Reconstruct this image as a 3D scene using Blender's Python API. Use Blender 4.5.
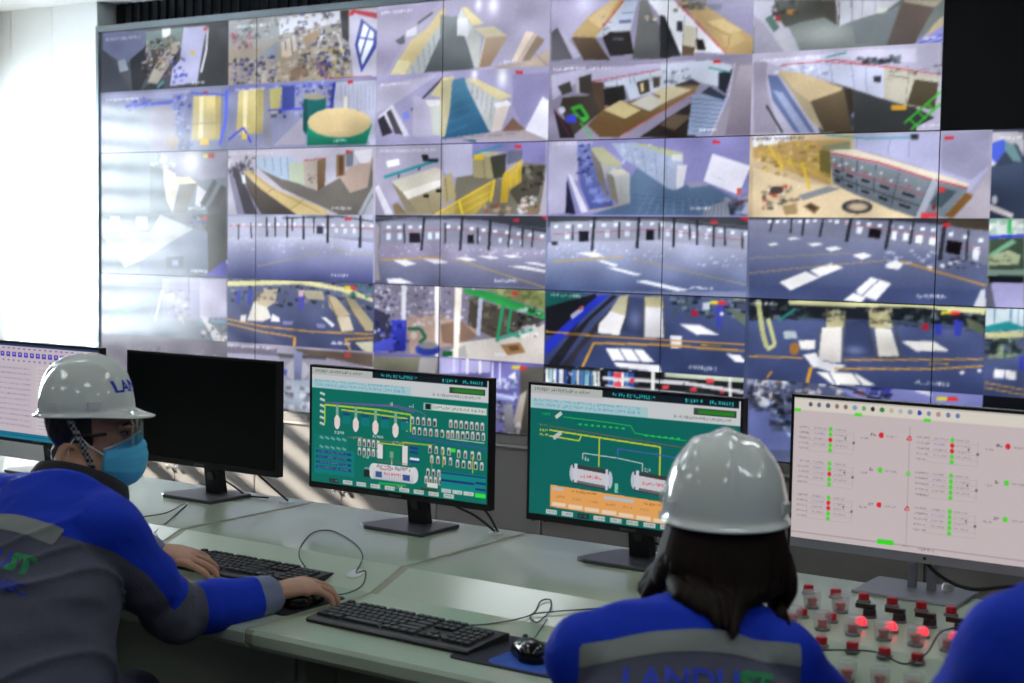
import bpy, bmesh, math, random
import numpy as np
from mathutils import Vector, Matrix, noise as mnoise
from mathutils.bvhtree import BVHTree

# ------------------------------------------------------------------ camera, world, sun, exposure
scn = bpy.context.scene
for _o in list(bpy.data.objects): bpy.data.objects.remove(_o)
COL = scn.collection
def cam_axes(yaw, pitch, roll):
    f = Vector((math.sin(yaw)*math.cos(pitch), math.cos(yaw)*math.cos(pitch), math.sin(pitch)))
    r = Vector((math.cos(yaw), -math.sin(yaw), 0)); u = r.cross(f)
    c, s = math.cos(roll), math.sin(roll)
    return r*c+u*s, u*c-r*s, f
CAM = Vector((6.76, -5.81, 1.57))
_R, _U, _F = cam_axes(math.radians(-33.97), math.radians(-3.84), math.radians(0.97))
cd = bpy.data.cameras.new('camera'); cam = bpy.data.objects.new('camera', cd); COL.objects.link(cam)
_m = Matrix(((_R.x, _U.x, -_F.x, CAM.x), (_R.y, _U.y, -_F.y, CAM.y), (_R.z, _U.z, -_F.z, CAM.z), (0, 0, 0, 1)))
cam.matrix_world = _m
cd.sensor_width = 36.0; cd.lens = 1503.0/1024.0*36.0; cd.clip_start = 0.05
cd.dof.use_dof = True; cd.dof.focus_distance = 4.3; cd.dof.aperture_fstop = 4.8
scn.camera = cam

w = bpy.data.worlds.new('world'); scn.world = w; w.use_nodes = True
w.node_tree.nodes['Background'].inputs[0].default_value = (0.80, 0.90, 1.0, 1)
w.node_tree.nodes['Background'].inputs[1].default_value = 38.0
sd = bpy.data.lights.new('sun', 'SUN'); sd.energy = 26.0; sd.angle = math.radians(0.8); sd.color = (1.0, 0.94, 0.84)
sun = bpy.data.objects.new('sun', sd); COL.objects.link(sun)
sun.rotation_euler = Vector((1.0, 0.60, -0.52)).to_track_quat('-Z', 'Y').to_euler()
sun.location = (-6, -4, 5)
CEIL_LIGHT = 6.3
SCREEN_K = 1.0
vs = scn.view_settings
vs.view_transform = 'Standard'; vs.look = 'None'; vs.gamma = 1.0; vs.use_curve_mapping = False
vs.exposure = 0.0

# ------------------------------------------------------------------ helpers
PI = math.pi
def srgb(c):
    c = [v/255.0 for v in c]
    return tuple(v/12.92 if v <= 0.04045 else ((v+0.055)/1.055)**2.4 for v in c)
def mat(name, col, rough=0.5, metal=0.0, spec=0.5, var=0.06, scale=8.0, bump=0.0, bscale=60.0, coat=0.0, emit=None, estr=0.0, sheen=0.0):
    """procedural principled material: base colour varied by noise, optional fine bump"""
    m = bpy.data.materials.new(name); m.use_nodes = True
    nt = m.node_tree; b = nt.nodes['Principled BSDF']
    c = srgb(col)
    tc = nt.nodes.new('ShaderNodeTexCoord')
    n = nt.nodes.new('ShaderNodeTexNoise'); n.inputs['Scale'].default_value = scale; n.inputs['Detail'].default_value = 3
    nt.links.new(tc.outputs['Object'], n.inputs['Vector'])
    mx = nt.nodes.new('ShaderNodeMix'); mx.data_type = 'RGBA'
    mx.inputs[6].default_value = tuple(max(0, v*(1-var)) for v in c)+(1,)
    mx.inputs[7].default_value = tuple(min(1, v*(1+var)) for v in c)+(1,)
    nt.links.new(n.outputs['Fac'], mx.inputs[0]); nt.links.new(mx.outputs[2], b.inputs['Base Color'])
    b.inputs['Roughness'].default_value = rough; b.inputs['Metallic'].default_value = metal
    b.inputs['Specular IOR Level'].default_value = spec; b.inputs['Coat Weight'].default_value = coat
    b.inputs['Sheen Weight'].default_value = sheen
    if bump:
        n2 = nt.nodes.new('ShaderNodeTexNoise'); n2.inputs['Scale'].default_value = bscale; n2.inputs['Detail'].default_value = 4
        nt.links.new(tc.outputs['Object'], n2.inputs['Vector'])
        bp = nt.nodes.new('ShaderNodeBump'); bp.inputs['Strength'].default_value = bump; bp.inputs['Distance'].default_value = 0.004
        nt.links.new(n2.outputs['Fac'], bp.inputs['Height']); nt.links.new(bp.outputs['Normal'], b.inputs['Normal'])
    if emit is not None:
        b.inputs['Emission Color'].default_value = srgb(emit)+(1,); b.inputs['Emission Strength'].default_value = estr
    return m
def link(name, me, m=None, parent=None, smooth=False):
    o = bpy.data.objects.new(name, me); COL.objects.link(o)
    if m is not None:
        for mm in (m if isinstance(m, (list, tuple)) else [m]): me.materials.append(mm)
    if parent is not None: o.parent = parent
    if smooth: me.polygons.foreach_set('use_smooth', [True]*len(me.polygons))
    return o
def obj(name, bm, m=None, parent=None, smooth=False, bev=0.0, seg=2):
    if bev: bmesh.ops.bevel(bm, geom=[e for e in bm.edges if len(e.link_faces) == 2 and e.calc_face_angle(0) > 0.5], offset=bev, segments=seg, affect='EDGES', profile=0.7, clamp_overlap=True)
    bmesh.ops.recalc_face_normals(bm, faces=bm.faces)
    me = bpy.data.meshes.new(name); bm.to_mesh(me); bm.free()
    o = link(name, me, m, parent, smooth)
    if smooth and smooth != 'all':
        try: me.set_sharp_from_angle(angle=math.radians(38))
        except Exception: pass
    return o
def empty(name, loc=(0, 0, 0), rotz=0.0):
    o = bpy.data.objects.new(name, None); COL.objects.link(o); o.location = loc; o.rotation_euler = (0, 0, rotz); o.empty_display_size = 0.05
    return o
def tag(o, label=None, cat=None, group=None, kind=None):
    if label: o['label'] = label
    if cat: o['category'] = cat
    if group: o['group'] = group
    if kind: o['kind'] = kind
    return o
def copy_tree(o, parent=None):
    c = o.copy(); COL.objects.link(c); c.parent = parent
    for ch in [x for x in o.children]: copy_tree(ch, c)
    return c
def box(bm, x0, x1, y0, y1, z0, z1, mtx=None):
    vs_ = [bm.verts.new((x, y, z)) for z in (z0, z1) for y in (y0, y1) for x in (x0, x1)]
    for f in ((0, 2, 3, 1), (4, 5, 7, 6), (0, 1, 5, 4), (2, 6, 7, 3), (0, 4, 6, 2), (1, 3, 7, 5)): bm.faces.new([vs_[i] for i in f])
    if mtx is not None: bmesh.ops.transform(bm, matrix=mtx, verts=vs_)
    return vs_
def bx(x0, x1, y0, y1, z0, z1):
    bm = bmesh.new(); box(bm, x0, x1, y0, y1, z0, z1); return bm
def prism(bm, pts, axis, a, b):
    """extrude a 2D outline along axis ('x','y','z') from a to b"""
    def P(p, t):
        if axis == 'x': return (t, p[0], p[1])
        if axis == 'y': return (p[0], t, p[1])
        return (p[0], p[1], t)
    A = [bm.verts.new(P(p, a)) for p in pts]; B = [bm.verts.new(P(p, b)) for p in pts]
    n = len(pts); bm.faces.new(A); bm.faces.new(B[::-1])
    for i in range(n): bm.faces.new((A[i], B[i], B[(i+1) % n], A[(i+1) % n]))
    return A+B
def lathe(bm, prof, n=24, c=(0, 0, 0), mtx=None):
    rings = []
    for r, z in prof:
        rings.append([bm.verts.new((c[0]+r*math.cos(2*PI*i/n), c[1]+r*math.sin(2*PI*i/n), c[2]+z)) for i in range(n)])
    for a, b in zip(rings, rings[1:]):
        for i in range(n): bm.faces.new((a[i], a[(i+1) % n], b[(i+1) % n], b[i]))
    bm.faces.new(rings[0][::-1]); bm.faces.new(rings[-1])
    if mtx is not None: bmesh.ops.transform(bm, matrix=mtx, verts=[v for r in rings for v in r])
def smooth_path(pts, n=6):
    """Catmull-Rom through points"""
    P = [Vector(p) for p in pts]; out = []
    P = [P[0]*2-P[1]]+P+[P[-1]*2-P[-2]]
    for i in range(1, len(P)-2):
        for k in range(n):
            t = k/n; a, b, c, d = P[i-1:i+3]
            out.append(0.5*((2*b)+(c-a)*t+(2*a-5*b+4*c-d)*t*t+(3*b-a-3*c+d)*t**3))
    out.append(P[-2]); return out
def tube(bm, pts, rad, n=8, caps=True, flat=None, xdir=None):
    """tube along points; rad scalar or list; flat = (a, b) aspect multipliers; xdir = preferred ring x axis"""
    P = [Vector(p) for p in pts]; N = len(P)
    if not isinstance(rad, (list, tuple)): rad = [rad]*N
    rings = []; prev = None
    for i in range(N):
        t = (P[min(i+1, N-1)]-P[max(i-1, 0)]).normalized()
        if prev is None:
            ref = Vector(xdir) if xdir is not None else (Vector((0, 0, 1)) if abs(t.z) < 0.9 else Vector((1, 0, 0)))
        else: ref = prev
        x = (ref-t*ref.dot(t)).normalized(); y = t.cross(x); prev = x
        r = rad[i]
        ra, rb = (r if isinstance(r, (tuple, list)) else (r, r))
        if flat: ra *= flat[0]; rb *= flat[1]
        rings.append([bm.verts.new(P[i]+x*(ra*math.cos(2*PI*k/n))+y*(rb*math.sin(2*PI*k/n))) for k in range(n)])
    for a, b in zip(rings, rings[1:]):
        for i in range(n): bm.faces.new((a[i], a[(i+1) % n], b[(i+1) % n], b[i]))
    if caps: bm.faces.new(rings[0][::-1]); bm.faces.new(rings[-1])
    return rings
def limb(bm, pts, rad, n=16, k=5):
    """rounded limb: tube with hemispherical ends through a smoothed path with interpolated radii"""
    path = smooth_path(pts, k); N = len(path); M = len(pts)-1
    rr = []
    for i in range(N):
        s = i/(N-1)*M; a = min(int(s), M-1); t = s-a; t = t*t*(3-2*t); rr.append(rad[a]*(1-t)+rad[a+1]*t)
    t0 = (path[1]-path[0]).normalized(); t1 = (path[-1]-path[-2]).normalized()
    pre = [path[0]-t0*rr[0]*s for s in (0.97, 0.75, 0.4)]; prr = [rr[0]*math.sqrt(1-s*s) for s in (0.97, 0.75, 0.4)]
    post = [path[-1]+t1*rr[-1]*s for s in (0.4, 0.75, 0.97)]; por = [rr[-1]*math.sqrt(1-s*s) for s in (0.4, 0.75, 0.97)]
    tube(bm, pre+path+post, prr+rr+por, n)
def ellipsoid(bm, c, r, mtx=None, u=20, v=12):
    M = Matrix.Translation(Vector(c)) @ Matrix.Diagonal((r[0], r[1], r[2], 1))
    if mtx is not None: M = mtx @ M
    bmesh.ops.create_uvsphere(bm, u_segments=u, v_segments=v, radius=1.0, matrix=M)
def cable(name, pts, r, m, label, cat='cable', parent=None, n=8, group=None):
    bm = bmesh.new(); tube(bm, smooth_path(pts, 8), r, n)
    o = obj(name, bm, m, parent, smooth='all')
    if parent is None: tag(o, label, cat, group)
    return o
def voxel(bm, size, smooth_it=4, fac=0.5):
    """union of overlapping closed shapes into one continuous surface -> triangulated mesh"""
    bmesh.ops.recalc_face_normals(bm, faces=bm.faces)
    me = bpy.data.meshes.new('tmp'); bm.to_mesh(me); bm.free()
    o = bpy.data.objects.new('tmp', me); COL.objects.link(o)
    r = o.modifiers.new('r', 'REMESH'); r.mode = 'VOXEL'; r.voxel_size = size
    s = o.modifiers.new('s', 'SMOOTH'); s.iterations = smooth_it; s.factor = fac
    dg = bpy.context.evaluated_depsgraph_get(); dg.update()
    e = o.evaluated_get(dg); me2 = bpy.data.meshes.new_from_object(e)
    bpy.data.objects.remove(o); bpy.data.meshes.remove(me)
    return me2
def mesh_np(me):
    me.calc_loop_triangles()
    V = np.zeros(len(me.vertices)*3); me.vertices.foreach_get('co', V); V = V.reshape(-1, 3)
    T = np.zeros(len(me.loop_triangles)*3, dtype=np.int64); me.loop_triangles.foreach_get('vertices', T); T = T.reshape(-1, 3)
    return V, T
def np_mesh(name, V, T):
    me = bpy.data.meshes.new(name)
    me.vertices.add(len(V)); me.vertices.foreach_set('co', np.asarray(V, dtype=np.float32).ravel())
    n = len(T); k = T.shape[1]
    me.loops.add(n*k); me.loops.foreach_set('vertex_index', np.asarray(T, dtype=np.int32).ravel())
    me.polygons.add(n); me.polygons.foreach_set('loop_start', np.arange(0, n*k, k, dtype=np.int32))
    me.update(calc_edges=True); me.validate()
    return me
def vnormals(V, T):
    N = np.zeros_like(V); fn = np.cross(V[T[:, 1]]-V[T[:, 0]], V[T[:, 2]]-V[T[:, 0]])
    for k in range(3): np.add.at(N, T[:, k], fn)
    return N/np.maximum(np.linalg.norm(N, axis=1, keepdims=True), 1e-12)
def split(V, T, S):
    """cut a triangle mesh along S = 0 -> (positive part, negative part), each (V, T, index map)"""
    V = list(map(tuple, V)); Sx = list(map(float, S)); Vn = list(V); cache = {}; pos = []; neg = []
    src = [(i, i, 0.0) for i in range(len(V))]
    def cut(i, j):
        k = (min(i, j), max(i, j))
        if k not in cache:
            i, j = k; t = Sx[i]/(Sx[i]-Sx[j]); cache[k] = len(Vn)
            Vn.append(tuple(V[i][c]*(1-t)+V[j][c]*t for c in range(3))); src.append((i, j, t))
        return cache[k]
    Sarr = np.asarray(S) > 0; cnt = Sarr[T].sum(1)
    pos += T[cnt == 3].tolist(); neg += T[cnt == 0].tolist()
    for tri in T[(cnt == 1) | (cnt == 2)].tolist():
        p = [Sarr[i] for i in tri]
        one = p.index(True) if sum(p) == 1 else p.index(False)
        a, b, c = tri[one], tri[(one+1) % 3], tri[(one+2) % 3]
        ab, ac = cut(a, b), cut(a, c)
        A = [[a, ab, ac]]; B = [[ab, b, c], [ab, c, ac]]
        if sum(p) == 1: pos += A; neg += B
        else: neg += A; pos += B
    Vn = np.array(Vn); src = np.array(src)
    out = []
    for tl in (pos, neg):
        if not tl: out.append((np.zeros((0, 3)), np.zeros((0, 3), dtype=np.int64), np.zeros((0, 3)))); continue
        tt = np.array(tl); u, inv = np.unique(tt, return_inverse=True)
        out.append((Vn[u], inv.reshape(-1, 3), src[u]))
    return out
def resamp(F, src):
    i = src[:, 0].astype(int); j = src[:, 1].astype(int); t = src[:, 2]
    F = np.asarray(F)
    if F.ndim == 2: t = t[:, None]
    return F[i]*(1-t)+F[j]*t
def text_mesh(body, size, offset=0.0, shear=0.0, align='CENTER', space=1.0):
    cu = bpy.data.curves.new('t', 'FONT'); cu.body = body; cu.size = size; cu.offset = offset; cu.shear = shear; cu.align_x = align; cu.align_y = 'CENTER'; cu.space_character = space
    cu.resolution_u = 3
    o = bpy.data.objects.new('t', cu); COL.objects.link(o)
    dg = bpy.context.evaluated_depsgraph_get(); dg.update()
    me = bpy.data.meshes.new_from_object(o.evaluated_get(dg)); bpy.data.objects.remove(o); bpy.data.curves.remove(cu)
    bm = bmesh.new(); bm.from_mesh(me); bpy.data.meshes.remove(me)
    bmesh.ops.triangulate(bm, faces=bm.faces); bmesh.ops.subdivide_edges(bm, edges=[e for e in bm.edges if e.calc_length() > size*0.25], cuts=2)
    bmesh.ops.triangulate(bm, faces=bm.faces)
    return bm
def wrap_on(bm, bvh, frame, direction, lift=0.0015):
    """move a flat text mesh (in its xy plane) on to a surface along a direction"""
    d = Vector(direction).normalized()
    for v in bm.verts:
        p = frame @ v.co; hit = bvh.ray_cast(p, d)
        v.co = (hit[0]+(-d)*lift) if hit[0] is not None else p+d*0.2
    return bm

# ------------------------------------------------------------------ shared materials
M = {}
M['white_wall'] = mat('white wall panel', (236, 238, 238), 0.35, spec=0.5, var=0.02)
M['ceil'] = mat('ceiling tile', (226, 229, 230), 0.8, var=0.03, bump=0.2, bscale=120)
M['dark_recess'] = mat('dark recess', (20, 22, 26), 0.8, spec=.2)
M['floor'] = mat('floor tile', (84, 86, 86), 0.35, var=0.05, scale=3)
M['room_wall'] = mat('painted wall', (128, 130, 128), 0.7, var=0.03)
M['frame_grey'] = mat('brushed frame metal', (112, 120, 124), 0.38, metal=0.55, var=0.05, scale=30)
M['bezel'] = mat('black bezel', (12, 12, 14), 0.5)
M['panel_off'] = mat('switched off display', (6, 7, 9), 0.32, spec=0.25, var=0.02)
M['cab'] = mat('cabinet door laminate', (104, 98, 93), 0.55, var=0.05, scale=5)
M['cab_rail'] = mat('cabinet rail', (150, 144, 136), 0.45, var=0.04)
M['chrome'] = mat('chrome knob', (225, 225, 222), 0.18, metal=0.9)
M['desk'] = mat('sage desk laminate', (182, 195, 172), 0.16, spec=0.45, var=0.025, scale=4)
M['desk_strip'] = mat('olive joint strip', (146, 147, 122), 0.45, var=0.05)
M['desk_body'] = mat('desk body sheet metal', (150, 156, 142), 0.5, var=0.04)
M['black'] = mat('black plastic', (17, 18, 20), 0.42, var=0.08)
M['black_gloss'] = mat('glossy black plastic', (10, 10, 12), 0.15)
M['keys'] = mat('key cap plastic', (38, 39, 42), 0.5, var=0.1, scale=40)
M['stand'] = mat('dark grey stand', (62, 63, 68), 0.38, var=0.05)
M['silver'] = mat('silver grey plastic', (150, 152, 158), 0.4, metal=0.2, var=0.04)
M['cable'] = mat('black cable rubber', (18, 18, 19), 0.5)
M['cable_grey'] = mat('dark grey cable', (60, 62, 62), 0.5)
M['grommet'] = mat('white plastic cap', (214, 219, 214), 0.4)
M['red'] = mat('red button plastic', (176, 26, 38), 0.3, var=0.1)
M['red_lit'] = mat('lit red lamp', (240, 40, 60), 0.3, emit=(255, 40, 66), estr=1.4)
M['green_btn'] = mat('green button plastic', (40, 120, 92), 0.35)
M['ring'] = mat('grey button ring', (110, 112, 112), 0.35, metal=0.5)
def glass_mat(name, col, alpha, rough=0.05):
    m = bpy.data.materials.new(name); m.use_nodes = True; nt = m.node_tree; nt.nodes.clear()
    out = nt.nodes.new('ShaderNodeOutputMaterial'); mx = nt.nodes.new('ShaderNodeMixShader')
    tr = nt.nodes.new('ShaderNodeBsdfTransparent'); tr.inputs[0].default_value = col
    gl = nt.nodes.new('ShaderNodeBsdfGlossy'); gl.inputs['Roughness'].default_value = rough
    lw = nt.nodes.new('ShaderNodeFresnel'); lw.inputs[0].default_value = 1.45
    mul = nt.nodes.new('ShaderNodeMath'); mul.operation = 'MULTIPLY_ADD'; mul.inputs[1].default_value = 0.9; mul.inputs[2].default_value = alpha
    nt.links.new(lw.outputs[0], mul.inputs[0]); nt.links.new(mul.outputs[0], mx.inputs[0])
    nt.links.new(tr.outputs[0], mx.inputs[1]); nt.links.new(gl.outputs[0], mx.inputs[2]); nt.links.new(mx.outputs[0], out.inputs[0])
    return m
def acrylic():
    m = bpy.data.materials.new('clear acrylic guard'); m.use_nodes = True; nt = m.node_tree; nt.nodes.clear()
    out = nt.nodes.new('ShaderNodeOutputMaterial'); mx = nt.nodes.new('ShaderNodeMixShader'); mx.inputs[0].default_value = .14
    tr = nt.nodes.new('ShaderNodeBsdfTransparent'); tr.inputs[0].default_value = (.98, .98, .98, 1)
    b = nt.nodes.new('ShaderNodeBsdfPrincipled'); b.inputs['Base Color'].default_value = (.85, .87, .87, 1); b.inputs['Roughness'].default_value = .12
    nt.links.new(tr.outputs[0], mx.inputs[1]); nt.links.new(b.outputs[0], mx.inputs[2]); nt.links.new(mx.outputs[0], out.inputs[0]); return m
M['clear'] = acrylic()
M['lens'] = glass_mat('clear safety lens', (0.9, 0.94, 0.96, 1), 0.06)
M['pane'] = glass_mat('window pane', (0.97, 0.98, 0.98, 1), 0.0)
def screen_mat(name, rough, spec, k):
    m = bpy.data.materials.new(name); m.use_nodes = True; nt = m.node_tree; b = nt.nodes['Principled BSDF']
    at = nt.nodes.new('ShaderNodeVertexColor'); at.layer_name = 'picture'
    b.inputs['Base Color'].default_value = (0.012, 0.012, 0.014, 1); b.inputs['Roughness'].default_value = rough
    b.inputs['Specular IOR Level'].default_value = spec
    nt.links.new(at.outputs['Color'], b.inputs['Emission Color']); b.inputs['Emission Strength'].default_value = k
    return m
M['wall_screen'] = screen_mat('lit wall display', 0.14, 0.42, SCREEN_K)
M['mon_screen'] = screen_mat('lit monitor display', 0.35, 0.3, SCREEN_K*.84)
# ------------------------------------------------------------------ 2D painter for what the screens display
class Cv:
    def __init__(s, w, h, bg, ss=2):
        s.w, s.h, s.ss = w*ss, h*ss, ss
        s.a = np.zeros((s.h, s.w, 3)); s.a[:] = np.array(bg)/255.0
        s.rg = np.random.RandomState(7)
    def P(s, pts, col, al=1.0, col2=None):
        p = np.array(pts, float)*np.array([s.w/100.0, s.h/100.0])
        x0, y0 = np.floor(p.min(0)).astype(int); x1, y1 = np.ceil(p.max(0)).astype(int)
        x0, y0 = max(x0, 0), max(y0, 0); x1, y1 = min(x1, s.w), min(y1, s.h)
        if x1 <= x0 or y1 <= y0: return
        X, Y = np.meshgrid(np.arange(x0, x1)+.5, np.arange(y0, y1)+.5)
        m = np.zeros(X.shape, bool); n = len(p)
        for i in range(n):
            ax, ay = p[i]; bx_, by = p[(i+1) % n]
            if ay == by: continue
            m ^= ((ay > Y) != (by > Y)) & (X < (bx_-ax)*(Y-ay)/(by-ay)+ax)
        c = np.array(col)/255.0
        if col2 is not None:
            t = ((Y-p[:, 1].min())/max(1e-6, np.ptp(p[:, 1])))[..., None]; c = c*(1-t)+np.array(col2)/255.0*t
        r = s.a[y0:y1, x0:x1]
        r[m] = (r*(1-al)+c*al)[m]
    def R(s, x0, y0, x1, y1, col, al=1.0, col2=None): s.P([(x0, y0), (x1, y0), (x1, y1), (x0, y1)], col, al, col2)
    def L(s, pts, wd, col, al=1.0):
        asp = s.h/s.w
        for (ax, ay), (bx_, by) in zip(pts, pts[1:]):
            dx, dy = (bx_-ax), (by-ay)*asp; l = math.hypot(dx, dy) or 1e-6; nx, ny = -dy/l*wd/2, dx/l*wd/2/asp
            s.P([(ax+nx, ay+ny), (bx_+nx, by+ny), (bx_-nx, by-ny), (ax-nx, ay-ny)], col, al)
    def E(s, cx, cy, rx, ry, col, al=1.0, n=20, col2=None): s.P([(cx+rx*math.cos(2*PI*i/n), cy+ry*math.sin(2*PI*i/n)) for i in range(n)], col, al, col2)
    def S(s, x0, y0, x1, y1, n, cols, sz=(2, 5), al=0.85, seed=1):
        rg = np.random.RandomState(seed)
        for i in range(n):
            x, y = rg.uniform(x0, x1), rg.uniform(y0, y1); a, b = rg.uniform(*sz), rg.uniform(*sz)*1.7; t = rg.uniform(-1, 1)
            s.P([(x-a/2, y-b/2+t*b/2), (x+a/2, y-b/2-t*b/2), (x+a/2+t, y+b/2), (x-a/2+t, y+b/2)], cols[rg.randint(len(cols))], al)
    def G(s, x, y, rx, ry, col, al):
        X, Y = np.meshgrid((np.arange(s.w)+.5)/s.w*100, (np.arange(s.h)+.5)/s.h*100)
        g = np.exp(-((X-x)/rx)**2-((Y-y)/ry)**2)[..., None]*al
        s.a = s.a*(1-g)+np.array(col)/255.0*g
    def T(s, x0, x1, y, col, hgt=5.0, seed=3, al=0.9):
        """tiny on-screen lettering: strokes of irregular glyphs"""
        rg = np.random.RandomState(seed); x = x0; u = hgt*0.45*s.h/s.w
        while x < x1:
            wd = u*rg.uniform(.8, 1.25)
            for q in range(rg.randint(2, 4)):
                if rg.rand() < .5: s.R(x+rg.uniform(0, wd*.6), y-hgt/2, x+rg.uniform(wd*.6, wd), y-hgt/2+hgt*rg.uniform(.5, 1), col, al)
                else: yy = y+rg.uniform(-.4, .3)*hgt; s.R(x, yy, x+wd, yy+hgt*.25, col, al)
            x += wd*1.45
            if rg.rand() < .12: x += wd
    def N(s, amp, k=6):
        rg = s.rg; n = rg.uniform(-1, 1, (s.h//k+2, s.w//k+2, 1)); n = n.repeat(k, 0).repeat(k, 1)[:s.h, :s.w]
        n2 = rg.uniform(-1, 1, (s.h//2+1, s.w//2+1, 1)).repeat(2, 0).repeat(2, 1)[:s.h, :s.w]
        s.a = np.clip(s.a*(1+amp*n+amp*.7*n2), 0, 1)
    def out(s):
        k = s.ss; a = np.clip(s.a, 0, 1)
        return a.reshape(s.h//k, k, s.w//k, k, 3).mean((1, 3))
FW, FH = 168, 56
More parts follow.
